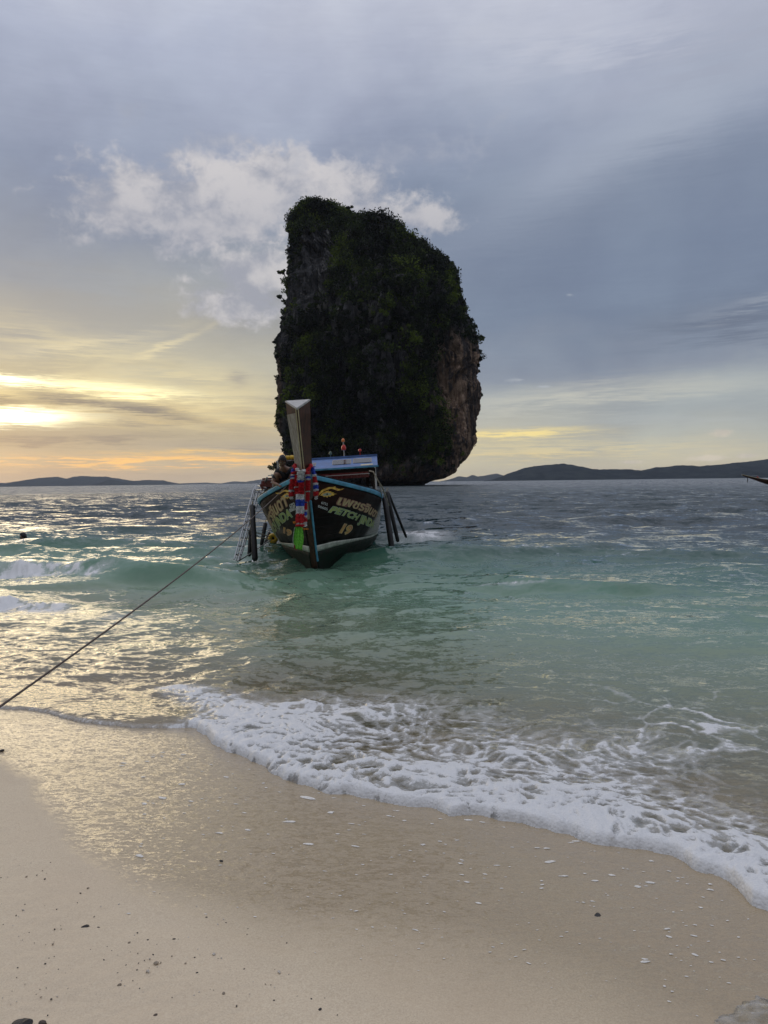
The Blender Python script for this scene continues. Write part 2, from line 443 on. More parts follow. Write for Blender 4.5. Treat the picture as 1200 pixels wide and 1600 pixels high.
vo = nt.nodes.new('ShaderNodeTexVoronoi'); vo.inputs['Scale'].default_value = 95; put(nt, vo.inputs['Vector'], P)
spk = sstep(nt, S(nt, vo.outputs['Distance']), 0.10, 0.05) * sstep(nt, n1 + n4 * 0.3, 0.58, 0.70)
dry = mixc(nt, spk * 0.8, dry, (0.10, 0.08, 0.06))
wetc = mixc(nt, 1.0, dry, (0.565, 0.525, 0.44), 'MULTIPLY')
cc = mixc(nt, wet * 0.9 + damp * 0.1, dry, wetc)
put(nt, b.inputs['Base Color'], cc)
put(nt, b.inputs['Roughness'], sstep(nt, wet, 0, 1, 0.85, 0.34))
b.inputs['Specular IOR Level'].default_value = 0.35
put(nt, b.inputs['Coat Weight'], wet * sstep(nt, n1, 0.3, 0.6, 0.7, 1.0)); b.inputs['Coat Roughness'].default_value = 0.07; b.inputs['Coat IOR'].default_value = 1.33
x, y, z = sep(nt, P)
bp = nt.nodes.new('ShaderNodeBump'); bp.inputs['Strength'].default_value = 0.7; bp.inputs['Distance'].default_value = 0.004
rp = noise(nt, comb(nt, x * 20, y * 44, z), 1.0, 3, 0.6, 0.9) + noise(nt, comb(nt, x * 55, y * 90, z), 1.0, 2, 0.6, 0.5) * 0.4
put(nt, bp.inputs['Height'], rp * wet * 2.2 + n2 * sstep(nt, wet, 0, 1, 0.8, 0.1) + n3 * 0.3 + n4 * 1.2)
nt.links.new(bp.outputs[0], b.inputs['Normal'])
# running film of water over the wet sand: small ripples in the coat
bc = nt.nodes.new('ShaderNodeBump')
nt.nodes.remove(bc)
k1 = sep(nt, noise(nt, comb(nt, x * 17, y * 40, z), 1.0, 3, 0.6, 0.9, col=True)); k2 = sep(nt, noise(nt, comb(nt, x * 60, y * 110, z), 1.0, 2, 0.6, 0.5, col=True))
va = nt.nodes.new('ShaderNodeVectorMath'); va.operation = 'ADD'; nt.links.new(geo.outputs['Normal'], va.inputs[0])
put(nt, va.inputs[1], comb(nt, (k1[0] - 0.5) * 0.6 + (k2[0] - 0.5) * 0.5, (k1[1] - 0.5) * 1.0 + (k2[1] - 0.5) * 0.7, 0.0))
vn = nt.nodes.new('ShaderNodeVectorMath'); vn.operation = 'NORMALIZE'; nt.links.new(va.outputs[0], vn.inputs[0]); nt.links.new(vn.outputs[0], b.inputs['Coat Normal'])
nt.links.new(b.outputs[0], o.inputs[0])
SAND = m
beach = link('beach', me, SAND); tag(beach, kind='structure')

# ------------------------------------------------------------------ sea
th = np.concatenate([np.linspace(-125, -34, 40, endpoint=False), np.linspace(-34, 34, 800), np.linspace(34, 125, 41)[1:]]) * math.pi / 180
p = np.concatenate([[0.03, 0.08, 0.16, 0.3, 0.45], np.linspace(0.6, 30, 96, endpoint=False), np.linspace(30, 180, 230, endpoint=False), np.linspace(180, 560, 330)])
rr = (CAM_H * 742.4 / p)[::-1]
TH, RR = np.meshgrid(th, rr)
X, Y = RR * np.sin(TH), RR * np.cos(TH)
cell = np.gradient(rr)[:, None] * np.ones_like(X)
od, ts = offshore(X, Y)
lb = lobe(X, Y)
zb = bed_z(X, Y)
depth0 = -zb
# wind chop: many directions, wavelengths 0.5 to 9 m
wx = X + (fbm(X * 0.25, Y * 0.25, 4, 3) - 0.5) * 3.0; wy = Y + (fbm(X * 0.25, Y * 0.25, 8, 3) - 0.5) * 3.0
H = np.zeros_like(X)
wr = np.random.RandomState(5)
for i in range(44):
    L = 0.45 * (9.0 / 0.45) ** ((i + wr.rand()) / 44)
    an = math.atan2(-1, 0.25) + wr.randn() * 0.55
    k = 2 * math.pi / L
    ph = k * (math.cos(an) * wx + math.sin(an) * wy) + wr.rand() * 6.28
    amp = 0.0085 * L ** 0.85
    att = np.clip((L / np.maximum(cell, 1e-3) - 1.6) / 2.0, 0, 1)
    H += amp * att * (1.0 - 2.0 * np.abs(np.sin(ph * 0.5)) ** 0.9 + 0.12)
grp = 0.45 + 1.1 * fbm(X * 0.12, Y * 0.3, 3, 3)
shoal = np.clip(np.maximum(depth0, 0) / 0.75, 0.04, 1)
lee = 1.0 - 0.6 * smooth(X, -2, 4) * smooth(Y, 30, 8)
Zw = H * grp * shoal * lee * np.clip(1.15 - 0.3 * smooth(RR, 60, 400), 0, 2)
def ridge(cy, half_f, half_b, amp):
    s_ = Y - cy
    w = np.where(s_ < 0, half_f, half_b)
    return amp * np.exp(-(s_ / w) ** 2)
n_ = (fbm(X * 0.35, X * 0 + 2, 0, 3) - 0.5)
c1 = np.interp(X, [-14, -7.8, -6, -4.2, -2, 0, 3, 6, 12], [15.0, 14.3, 13.9, 13.4, 13.2, 13.0, 12.2, 11.0, 10]) + n_ * 0.9
a1 = np.interp(X, [-16, -9, -7, -5, -3.6, -2.4, -0.8, 0.3, 2.0, 3.2, 5.0, 8], [0.20, 0.36, 0.42, 0.36, 0.20, 0.05, 0.11, 0.14, 0.13, 0.10, 0.06, 0.04])
Zw = Zw + ridge(c1, 0.42, 1.7, a1)
c2 = np.interp(X, [-12, -5.6, -4.6, -3.6, -2], [11.4, 10.9, 10.5, 10.1, 9.8]) + n_ * 0.3
a2 = np.interp(X, [-12, -6, -4.6, -3.4, -2.2], [0.10, 0.15, 0.10, 0.05, 0.0])
Zw = Zw + ridge(c2, 0.30, 1.0, a2)
c3 = np.interp(X, [-30, -12, 0, 8, 20], [21.5, 20, 19.5, 17.5, 15.5]) + n_ * 1.5
Zw = Zw + ridge(c3, 1.0, 2.4, 0.10)
Zw = Zw + ridge(c1 - 4.6 + n_, 0.5, 1.2, 0.035 * smooth(X, -2, 0))
# small standing chop where the backwash meets the wave (left of the foam)
ch = fbm(X * 2.2 + Y, Y * 3.4, 3, 4, 0.6) - 0.5
Zw += ch * 0.10 * np.exp(-((od - 1.4) / 1.3) ** 2) * smooth(X, 1.5, -0.4)
Zw += (fbm(X * 5, Y * 7, 6, 3) - 0.5) * 0.03 * np.exp(-((od - 1.8) / 1.8) ** 2)
# swash tongue rides up the sand
front = 0.034 * (1 - np.exp(-np.maximum(od, 0) / 0.10)) * np.exp(-np.maximum(od, 0) / 4) * smooth(ts, -6.0, -3.9)
front = front + 0.008 * smooth(od, 0, 0.05)
film = np.where(od > 0, np.maximum(zb + 0.004 + front, np.minimum(Zw, zb + 0.004 + front + 0.4)), zb - 0.03)
wet_ok = smooth(od, 0, 0.5)
Zt = np.where(od > 0, np.maximum(film, Zw * wet_ok + zb * (1 - wet_ok)), zb - 0.03)
lobeh = np.where(lb > 0, zb + 0.006 + 0.02 * (1 - np.exp(-np.maximum(lb, 0) / 0.04)), zb - 0.03)
Zt = np.maximum(Zt, np.where(Y < 3.2, lobeh, -9))
# ---- foam
foam = np.zeros_like(X); lump = np.zeros_like(X)
near = (RR < 34)
xn, yn, on, tn = X[near], Y[near], od[near], ts[near]
wxn = xn + (fbm(xn * 2.5, yn * 2.5, 1, 3) - 0.5) * 0.5; wyn = yn + (fbm(xn * 2.5, yn * 2.5, 6, 3) - 0.5) * 0.5
r1 = NY * wxn - NX * wyn; r2 = NX * wxn + NY * wyn
d1, d2 = worley(r1 * 4.2, r2 * 6.0); e1 = 1 - smooth(d2 - d1, 0.0, 0.40)
d3, d4 = worley(r1 * 10.0 + 3, r2 * 13.0, 3); e2 = 1 - smooth(d4 - d3, 0.0, 0.50)
big = fbm(xn * 1.1, yn * 1.1, 9, 3)
fine = fbm(xn * 24, yn * 24, 2, 3)
bil = (1 - np.abs(2 * fbm(wxn * 7.0, wyn * 9.0, 12, 4, 0.6) - 1) * 3.0).clip(0, 1) ** 1.5
tband = smooth(tn, -4.05, -3.55)                                   # where along the shore the foam begins
w_ = np.interp(tn, [-4.0, -3.5, -2.6, -1.6, -0.6, 0.4, 2], [0.5, 1.9, 3.2, 3.0, 1.5, 1.0, 0.9]) * (0.75 + 0.6 * (big - 0.3))
dens = tband * np.where(on > -0.2, 1, 0) * (1.0 - smooth(on / w_, 0.1, 1.15))
core = tband * smooth(on, -0.16, -0.1) * (1 - smooth(on / w_, 0.02, 0.22 + 0.35 * big))
fv = 0.30 * tband * np.exp(-((on - 0.03) / 0.07) ** 2) + np.clip(dens * 1.05, 0, 1) * (0.03 + 0.38 * e1 + 0.30 * e2 + 0.46 * bil + 0.5 * (fine - 0.5) + 0.8 * (big - 0.5)) + core * 0.15 * (0.3 + 1.4 * fine)
q1, q2 = ground(245, 1062, 0.05), ground(345, 1118, 0.05)
dd_ = (q2 - q1).normalized(); al_ = (xn - q1.x) * dd_.x + (yn - q1.y) * dd_.y; pe_ = (xn - q1.x) * dd_.y - (yn - q1.y) * dd_.x
Lq = (q2 - q1).length
fv += smooth(al_, -0.15, 0.1) * smooth(al_, Lq + 0.5, Lq) * np.exp(-((pe_ + 0.10 + 0.18 * al_ / Lq) / (0.14 + 0.22 * al_ / Lq)) ** 2) * (0.32 + 0.45 * e1 + 0.5 * e2 * fine + 0.3 * bil)
# thin lace farther out on the right
lace = np.exp(-(((xn - 2.3) / 1.0) ** 2 + ((yn - 5.25) / 0.85) ** 2)) + 0.7 * np.exp(-(((xn - 3.5) / 0.5) ** 2 + ((yn - 6.0) / 0.3) ** 2))
l1, l2 = worley(r1 * 2.3 + 9, r2 * 2.9, 7); el = 1 - smooth(l2 - l1, 0.01, 0.14)
fv += lace * (el * 0.75 + 0.35 * e2 * e1) * (0.05 + 1.2 * smooth(big, 0.36, 0.62)) * (0.25 + 1.4 * fine)
# left thin edge of foam on the wave rim
fv += 0.55 * np.exp(-((on - 0.02) / 0.025) ** 2) * (1 - tband) * (0.4 + fine)
# breakers
c1n, c2n = c1[near], c2[near]
b1 = np.exp(-((yn - c1n + 0.42 + 0.25 * (big - 0.5)) / 0.30) ** 2) * smooth(xn, -7.9, -7.2) * smooth(xn, -4.6, -5.6)
b1b = np.exp(-((yn - c1n + 0.05) / 0.14) ** 2) * smooth(xn, -8, -7) * smooth(xn, -3.9, -4.6) * 0.35
b2 = np.exp(-((yn - c2n + 0.20) / 0.30) ** 2) * smooth(xn, -4.2, -4.9)
b2b = np.exp(-((yn - c2n + 0.6) / 0.5) ** 2) * smooth(xn, -2.4, -3.6) * 0.5
fv += (b1 * 1.7 + b1b + b2 * 1.6 + b2b) * (-0.35 + 1.75 * fbm(xn * 4, yn * 4, 5, 4, 0.6))
# rim of white on crests beside and behind the boat, and splash at its quarter
sp = np.exp(-(((xn - 1.15) / 1.0) ** 2 + ((yn - 24.2) / 1.9) ** 2)) + 0.5 * np.exp(-(((xn + 3.6) / 0.5) ** 2 + ((yn - 19.5) / 2) ** 2))
fv += sp * 1.7 * fbm(xn * 2.5, yn * 1.6, 3, 4, 0.65)
cr = np.exp(-((yn - c1n) / 0.10) ** 2) * smooth(xn, 0.8, 2.0) * smooth(xn, 3.6, 2.2)
fv += cr * 0.9 * fine * smooth(fbm(xn * 1.3, yn * 0 + 3, 2, 2), 0.40, 0.6)
lbn = lb[near]
fv += np.where((lbn > 0) & (yn < 3.2), np.exp(-lbn / 0.04) * 0.12 + 0.16 * e2 + 0.10, 0)
foam[near] = np.clip(fv, 0, 1.6)
fq = smooth(foam[near], 0.28, 0.9)
pl = (0.020 * (1 - d3 / 0.8).clip(0, 1) + 0.022 * (fbm(xn * 13, yn * 13, 4, 3) - 0.3) + 0.03 * core * (0.4 + big))
lump[near] = 0.6 * fq * np.clip(pl, 0.0, 0.1) * np.interp(yn, [2, 4, 8, 14, 30], [0.75, 1.0, 1.5, 3.0, 3.0])
edge_ok = np.clip((np.maximum(od, lb)) / 0.03, 0, 1)
Zt = Zt + lump * edge_ok
bk_ = np.zeros_like(X); bk_[near] = (b1 + b1b + b2)
Zt += bk_.clip(0, 1) * (fbm(X * 5, Y * 5, 11, 4, 0.65) - 0.42) * 0.16
me = np_mesh('sea', np.stack([X, Y, Zt], -1).reshape(-1, 3), grid_faces(len(rr), len(th)))
vattr(me, 'depth', np.maximum(Zt - zb, 0)); vattr(me, 'foam', foam)
steep = np.clip(np.abs(np.gradient(Zt, axis=0) / np.maximum(cell, 1e-3)), 0, 1)
vattr(me, 'roll', (a1 > 0.09) * np.exp(-((Y - c1 + 0.2) / 0.45) ** 2))

m, nt, o = new_mat('sea_water')
geo = nt.nodes.new('ShaderNodeNewGeometry'); P = S(nt, geo.outputs['Position']); Nn = geo.outputs['Normal']
def attr(nt, n):
    a = nt.nodes.new('ShaderNodeAttribute'); a.attribute_name = n; return S(nt, a.outputs['Fac'])
dep, fo, rol = attr(nt, 'depth'), attr(nt, 'foam'), attr(nt, 'roll')
x, y, z = sep(nt, P)
dist = mathn(nt, 'SQRT', x * x + y * y)
# ripple slopes straight from noise vectors, so that far water keeps its roughness
def slopes(sx, sy, k, det, rough=0.6):
    c = noise(nt, comb(nt, x * sx, y * sy, z * 0.0), 1.0, det, rough, 0.4, col=True)
    a, b_, _ = sep(nt, c)
    return (a - 0.5) * k, (b_ - 0.5) * k
ax, ay = slopes(0.50, 1.0, 1.7, 6, 0.7)
bx_, by_ = slopes(2.0, 4.0, 1.0, 4)
cx_, cy_ = slopes(8.0, 14.0, 0.95, 3)
ex_, ey_ = slopes(24.0, 44.0, 0.70, 2)
nw = sstep(nt, dist, 14, 5)
cal = sstep(nt, dep, 0.02, 0.5, 0.75, 1.0)
farw = sstep(nt, dist, 8, 40, 0.25, 1.0) + sstep(nt, dist, 60, 300, 0.0, 0.7)
sx_ = (ax * farw + bx_ * sstep(nt, dist, 5, 25, 0.55, 0.9) + cx_ * 0.8 + ex_ * nw) * cal
sy_ = (ay * farw + by_ * sstep(nt, dist, 5, 25, 0.55, 0.9) + cy_ * 0.8 + ey_ * nw) * cal
va = nt.nodes.new('ShaderNodeVectorMath'); va.operation = 'ADD'
ix_, iy_, iz_ = sep(nt, S(nt, geo.outputs['Incoming']))
# on rough water seen at a grazing angle the facets in view are those leaning towards the viewer
vb_ = sstep(nt, iz_, 0.26, 0.0, 0.0, 0.27) * sstep(nt, dist, 10, 60, 0.2, 1.0)
nt.links.new(Nn, va.inputs[0]); put(nt, va.inputs[1], comb(nt, sx_ + ix_ * vb_, sy_ + iy_ * vb_, 0.0))
vn = nt.nodes.new('ShaderNodeVectorMath'); vn.operation = 'NORMALIZE'; nt.links.new(va.outputs[0], vn.inputs[0])
wnor = S(nt, vn.outputs[0])
tint = noise(nt, comb(nt, x * 0.16, y * 0.45, 0.0), 1.0, 4, 0.55)
depc = dep * (0.8 + tint * 0.4) + sstep(nt, dist, 17, 70, 0, 2.0)
body = ramp(nt, depc / 4.0, [(0.0, (0.36, 0.34, 0.24)), (0.05, (0.27, 0.32, 0.215)), (0.13, (0.165, 0.275, 0.190)), (0.28, (0.054, 0.146, 0.098)),
                              (0.46, (0.028, 0.086, 0.072)), (0.68, (0.012, 0.044, 0.048)), (1.0, (0.007, 0.028, 0.036))])
body = mixc(nt, rol * sstep(nt, tint, 0.35, 0.65) * 0.6, body, (0.07, 0.22, 0.15))
body = mixc(nt, sstep(nt, noise(nt, comb(nt, x * 1.2, y * 2.6, 0.0), 1.0, 5, 0.65), 0.42, 0.62) * sstep(nt, dist, 30, 9) * 0.24, body, (0.22, 0.31, 0.25))
df = nt.nodes.new('ShaderNodeBsdfDiffuse'); put(nt, df.inputs[0], body)
tr = nt.nodes.new('ShaderNodeBsdfTransparent'); put(nt, tr.inputs[0], mixc(nt, sstep(nt, dep, 0, 0.5), (0.96, 0.96, 0.94), (0.55, 0.80, 0.68)))
opq = 1.0 - mathn(nt, 'EXPONENT', dep * -5.0)
mx = nt.nodes.new('ShaderNodeMixShader'); put(nt, mx.inputs[0], opq); nt.links.new(tr.outputs[0], mx.inputs[1]); nt.links.new(df.outputs[0], mx.inputs[2])
gl = nt.nodes.new('ShaderNodeBsdfGlossy'); put(nt, gl.inputs['Roughness'], sstep(nt, dist, 12, 260, 0.05, 0.38)); nt.links.new(wnor.k, gl.inputs['Normal'])
gl.inputs[0].default_value = (1, 1, 1, 1)
fr = nt.nodes.new('ShaderNodeFresnel'); fr.inputs[0].default_value = 1.333; nt.links.new(wnor.k, fr.inputs['Normal'])
mx2 = nt.nodes.new('ShaderNodeMixShader'); nt.links.new(fr.outputs[0], mx2.inputs[0]); nt.links.new(mx.outputs[0], mx2.inputs[1]); nt.links.new(gl.outputs[0], mx2.inputs[2])
# foam: bubbly white, ragged by fine noise
fn = noise(nt, P, 30, 5, 0.65); fn2 = noise(nt, P, 130, 3, 0.6)
fon = sstep(nt, fo, 0.02, 0.30)
fm = sstep(nt, fo + ((fn - 0.5) * 0.80 + (fn2 - 0.5) * 0.30) * fon, 0.34, 0.74)
thin = sstep(nt, fo + (fn - 0.5) * 0.5 * fon, 0.06, 0.5, 0.0, 0.36)
fmask = mathn(nt, 'MAXIMUM', fm, thin)
fd = nt.nodes.new('ShaderNodeBsdfPrincipled')
put(nt, fd.inputs['Base Color'], mixc(nt, fn2, (0.55, 0.56, 0.56), (0.84, 0.84, 0.84)))
fd.inputs['Roughness'].default_value = 0.5
vf = nt.nodes.new('ShaderNodeTexVoronoi'); vf.inputs['Scale'].default_value = 70; put(nt, vf.inputs['Vector'], P)
fb = nt.nodes.new('ShaderNodeBump'); fb.inputs['Strength'].default_value = 0.5; fb.inputs['Distance'].default_value = 0.01
put(nt, fb.inputs['Height'], fn + S(nt, vf.outputs['Distance']) * -0.5); nt.links.new(fb.outputs[0], fd.inputs['Normal'])
mx3 = nt.nodes.new('ShaderNodeMixShader'); put(nt, mx3.inputs[0], fmask); nt.links.new(mx2.outputs[0], mx3.inputs[1]); nt.links.new(fd.outputs[0], mx3.inputs[2])
nt.links.new(mx3.outputs[0], o.inputs[0])
sea = link('sea', me, m); tag(sea, kind='structure')
SEA_X, SEA_Y, SEA_Z = X, Y, Zt
def sea_h(x0, y0):
    i = np.argmin((SEA_X - x0) ** 2 + (SEA_Y - y0) ** 2); return float(SEA_Z.ravel()[i])
def sand_h(x0, y0): return float(bed_z(np.array([x0]), np.array([y0]))[0])
# ------------------------------------------------------------------ limestone islet
RY = 320.0
Lp = [(484, 309), (470, 316), (458, 330), (452, 345), (449, 362), (447, 395), (446, 417), (443, 442), (444, 467), (441, 493), (433, 507), (430, 543), (432, 575), (434, 600), (435, 660), (438, 689), (441, 711), (440, 735), (446, 756)]
Rp = [(492, 309), (520, 313), (538, 322), (546, 335), (585, 344), (610, 352), (633, 368), (653, 382), (676, 396), (694, 406), (710, 417), (718, 432), (722, 450), (730, 472), (738, 498), (746, 524), (752, 541), (754, 565), (749, 588), (748, 607), (746, 626), (743, 648), (741, 673), (741, 692), (736, 706), (727, 722), (717, 733), (704, 746), (692, 754), (686, 758)]
def zx(l):
    q = [at(a_, b_, RY) for a_, b_ in l]; q.sort(key=lambda v: v.z)
    return np.array([v.z for v in q]), np.array([v.x for v in q])
zl, xl = zx(Lp); zr, xr = zx(Rp)
ztop = min(zl.max(), zr.max())
nz, nt_ = 430, 620
zz = np.concatenate([np.linspace(-4, ztop * 0.93, 360), np.linspace(ztop * 0.93, ztop - 0.02, nz - 360 + 1)[1:]])
ang = np.concatenate([np.linspace(math.pi * 0.94, math.pi * 2.06, 500, endpoint=False), np.linspace(math.pi * 2.06, math.pi * 2.94, 120, endpoint=False)])
ZZ, AA = np.meshgrid(zz, ang, indexing='ij')
XL, XR = np.interp(ZZ, zl, xl), np.interp(ZZ, zr, xr)
cx, rx = (XL + XR) / 2, (XR - XL) / 2
ry = np.minimum(40, 5 + (ztop - ZZ) * 0.75); ry = ry * np.clip(rx / 30, 0.25, 1)
ca, sa = np.cos(AA), np.sin(AA)
pw = 2 / 2.35
rx = rx * 0.955
ux, uy = np.sign(ca) * np.abs(ca) ** pw, np.sign(sa) * np.abs(sa) ** pw
bx, by = cx + rx * ux, RY + ry * uy
# relief: buttresses, vertical flutes, ledges, fine crags; outward along the section normal
nxn, nyn = ux / np.maximum(rx, 1), uy / np.maximum(ry, 1); ln = np.hypot(nxn, nyn) + 1e-9; nxn, nyn = nxn / ln, nyn / ln
side = np.abs(nxn) ** 3
big = (fbm(bx * 0.035, by * 0.035, ZZ * 0.022, 3) - 0.5) * 26
flu = (np.abs(fbm(bx * 0.16, by * 0.16, ZZ * 0.030 + 4, 3) - 0.5) * 2) ** 0.7 * 7.0 - 2.8
crag = (fbm(bx * 0.35 + 9, by * 0.35, ZZ * 0.16, 4, 0.58) - 0.5) * 5.0
fine = (fbm(bx * 1.1, by * 1.1, ZZ * 0.7, 3, 0.6) - 0.5) * 1.8
led = (fbm(bx * 0.05, by * 0.05, ZZ * 0.22 + 30, 3) - 0.5) * 4.0
dsp = big * (1 - side * 0.93) + flu * (1 - side * 0.6) + crag * (1 - side * 0.45) + fine + led * (1 - side * 0.7)
arc = AA * 40
cv1, cv2 = worley(arc / 13 + (fbm(arc * 0.05, ZZ * 0.05, 1, 2) - .5) * 1.5, ZZ / 42 + fbm(arc * 0.04, ZZ * 0.04, 5, 2))
dsp = dsp + (5.0 * smooth(cv2 - cv1, 0.0, 0.22) - 4.2) * (1 - side * 0.55) + (_h(np.floor(cv1 * 0).astype(np.int64), np.floor(arc / 13).astype(np.int64), np.floor(ZZ / 42).astype(np.int64)) * 0)
ct1, ct2 = worley(arc / 5.5, ZZ / 15 + fbm(arc * 0.1, ZZ * 0.1, 8, 2), 5)
dsp = dsp + (1.8 * smooth(ct2 - ct1, 0.0, 0.25) - 1.6) * (1 - side * 0.4)
# sea notch at the foot
dsp = dsp - 5.0 * np.exp(-((ZZ - 1.0) / 2.2) ** 2) * smooth(bx, -36, -11) - 2.0 * np.exp(-((ZZ - 0.5) / 1.5) ** 2)
taper = smooth(ztop - ZZ, 0, 4)
BX = bx + nxn * dsp * (0.3 + 0.7 * taper); BY = by + nyn * dsp * (0.3 + 0.7 * taper)
BZ = ZZ + (fbm(bx * 0.2, by * 0.2, ZZ * 0.1, 3) - 0.5) * 3.0 * smooth(ZZ, 1, 8) * taper
BZ = np.where(BZ > 0, BZ * 0.975, BZ)
# close the top
V = np.stack([BX, BY, BZ], -1).reshape(-1, 3)
F = grid_faces(len(zz), len(ang), True)
V = np.vstack([V, [V[-len(ang):].mean(0)]])
me = np_mesh('rock_islet', V, F, smoothf=False)
bmx = bmesh.new(); bmx.from_mesh(me); bmx.verts.ensure_lookup_table()
n0 = (len(zz) - 1) * len(ang); c_ = bmx.verts[len(V) - 1]
for j in range(len(ang)): bmx.faces.new((bmx.verts[n0 + j], bmx.verts[n0 + (j + 1) % len(ang)], c_))
bmx.to_mesh(me); bmx.free()

m, nt, o = new_mat('limestone')
b = nt.nodes.new('ShaderNodeBsdfPrincipled'); nt.links.new(b.outputs[0], o.inputs[0])
geo = nt.nodes.new('ShaderNodeNewGeometry'); P = S(nt, geo.outputs['Position']); x, y, z = sep(nt, P)
v1 = noise(nt, comb(nt, x * 0.30, y * 0.30, z * 0.035), 1.0, 6, 0.62)
v2 = noise(nt, comb(nt, x * 0.9, y * 0.9, z * 0.12), 1.0, 5, 0.65, 0.5)
v3 = noise(nt, comb(nt, x * 0.05, y * 0.05, z * 0.05), 1.0, 5, 0.6)
v4 = noise(nt, comb(nt, x * 1.6, y * 1.6, z * 0.8), 1.0, 5, 0.7)
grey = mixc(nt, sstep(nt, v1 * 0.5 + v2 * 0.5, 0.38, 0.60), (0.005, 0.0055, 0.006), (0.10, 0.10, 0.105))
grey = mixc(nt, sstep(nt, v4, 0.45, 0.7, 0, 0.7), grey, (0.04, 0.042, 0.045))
tan = mixc(nt, sstep(nt, v2, 0.35, 0.65), (0.17, 0.11, 0.075), (0.46, 0.33, 0.24))
tan = mixc(nt, sstep(nt, v1, 0.47, 0.58, 0, 0.9), tan, (0.045, 0.042, 0.045))
# iron-stained overhangs where no soil holds: low on the east wall and along the west edge
xe, xw = at(660, 650, RY).x, at(446, 650, RY).x
zt_ = at(690, 545, RY).z
east = sstep(nt, x + (v3 - 0.5) * 26, xe - 3, xe + 9) * sstep(nt, z + (v3 - 0.5) * 24, zt_ + 8, zt_ - 8)
west = sstep(nt, x + (v1 - 0.5) * 4, xw + 3, xw - 1) * sstep(nt, z, at(0, 555, RY).z, at(0, 590, RY).z) * 0.7
foot = sstep(nt, z + (v3 - 0.5) * 16, 16, 5) * sstep(nt, v3, 0.35, 0.5) * 0.5
stm = mathn(nt, 'MAXIMUM', mathn(nt, 'MAXIMUM', east, west), foot)
strk = sstep(nt, noise(nt, comb(nt, x * 0.55, y * 0.55, z * 0.025), 1.0, 4, 0.6), 0.56, 0.66) * sstep(nt, v3, 0.42, 0.56)
grey = mixc(nt, strk * 0.8, grey, (0.24, 0.235, 0.22))
c = mixc(nt, stm, grey, tan)
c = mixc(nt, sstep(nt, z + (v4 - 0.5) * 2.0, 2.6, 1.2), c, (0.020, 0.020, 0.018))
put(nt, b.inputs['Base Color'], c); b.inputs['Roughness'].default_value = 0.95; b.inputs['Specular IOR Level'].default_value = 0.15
bp = nt.nodes.new('ShaderNodeBump'); bp.inputs['Strength'].default_value = 0.9; bp.inputs['Distance'].default_value = 1.0
put(nt, bp.inputs['Height'], v4 + v2); nt.links.new(bp.outputs[0], b.inputs['Normal'])
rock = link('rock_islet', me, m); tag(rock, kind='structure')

def leaf_mat(name, c1, c2, c3, rough=0.7):
    m, nt, o = new_mat(name)
    b = nt.nodes.new('ShaderNodeBsdfPrincipled')
    a = nt.nodes.new('ShaderNodeAttribute'); a.attribute_name = 'tint'
    t = S(nt, a.outputs['Fac'])
    c = ramp(nt, t, [(0.0, c1), (0.5, c2), (1.0, c3)])
    put(nt, b.inputs['Base Color'], c); b.inputs['Roughness'].default_value = rough; b.inputs['Specular IOR Level'].default_value = 0.2
    tl = nt.nodes.new('ShaderNodeBsdfTranslucent'); put(nt, tl.inputs[0], c)
    mx = nt.nodes.new('ShaderNodeMixShader'); mx.inputs[0].default_value = 0.25
    nt.links.new(b.outputs[0], mx.inputs[1]); nt.links.new(tl.outputs[0], mx.inputs[2]); nt.links.new(mx.outputs[0], o.inputs[0])
    return m
LEAF = leaf_mat('jungle_leaf', (0.004, 0.007, 0.003), (0.024, 0.042, 0.007), (0.15, 0.21, 0.024))
def leaf_cloud(name, C, rad, cnt, size, tint, mat, parent=None, rs=None):
    "C: n x 3 centres, rad: n x 3 radii; cnt leaves each, one mesh of small quads"
    rs = rs or NPR
    n = len(C)
    d = rs.randn(n, cnt, 3); d /= np.linalg.norm(d, axis=2, keepdims=True)
    rr_ = rs.rand(n, cnt, 1) ** 0.45
    c = C[:, None, :] + d * rr_ * rad[:, None, :]
    a = rs.randn(n, cnt, 3); a /= np.linalg.norm(a, axis=2, keepdims=True)
    q = rs.randn(n, cnt, 3); bb = np.cross(a, q); bb /= np.linalg.norm(bb, axis=2, keepdims=True)
    s_ = size * (0.6 + 0.8 * rs.rand(n, cnt, 1))
    V = np.stack([c - a * s_, c + bb * s_ * 0.5, c + a * s_, c - bb * s_ * 0.5], 2).reshape(-1, 3)
    F = np.arange(len(V)).reshape(-1, 4)
    me = np_mesh(name, V, F, False)
    tt = np.clip(tint[:, None] + (rs.rand(n, cnt) - 0.5) * 0.3, 0, 1)
    vattr(me, 'tint', np.repeat(tt.reshape(-1), 4))
    return link(name, me, mat, parent)
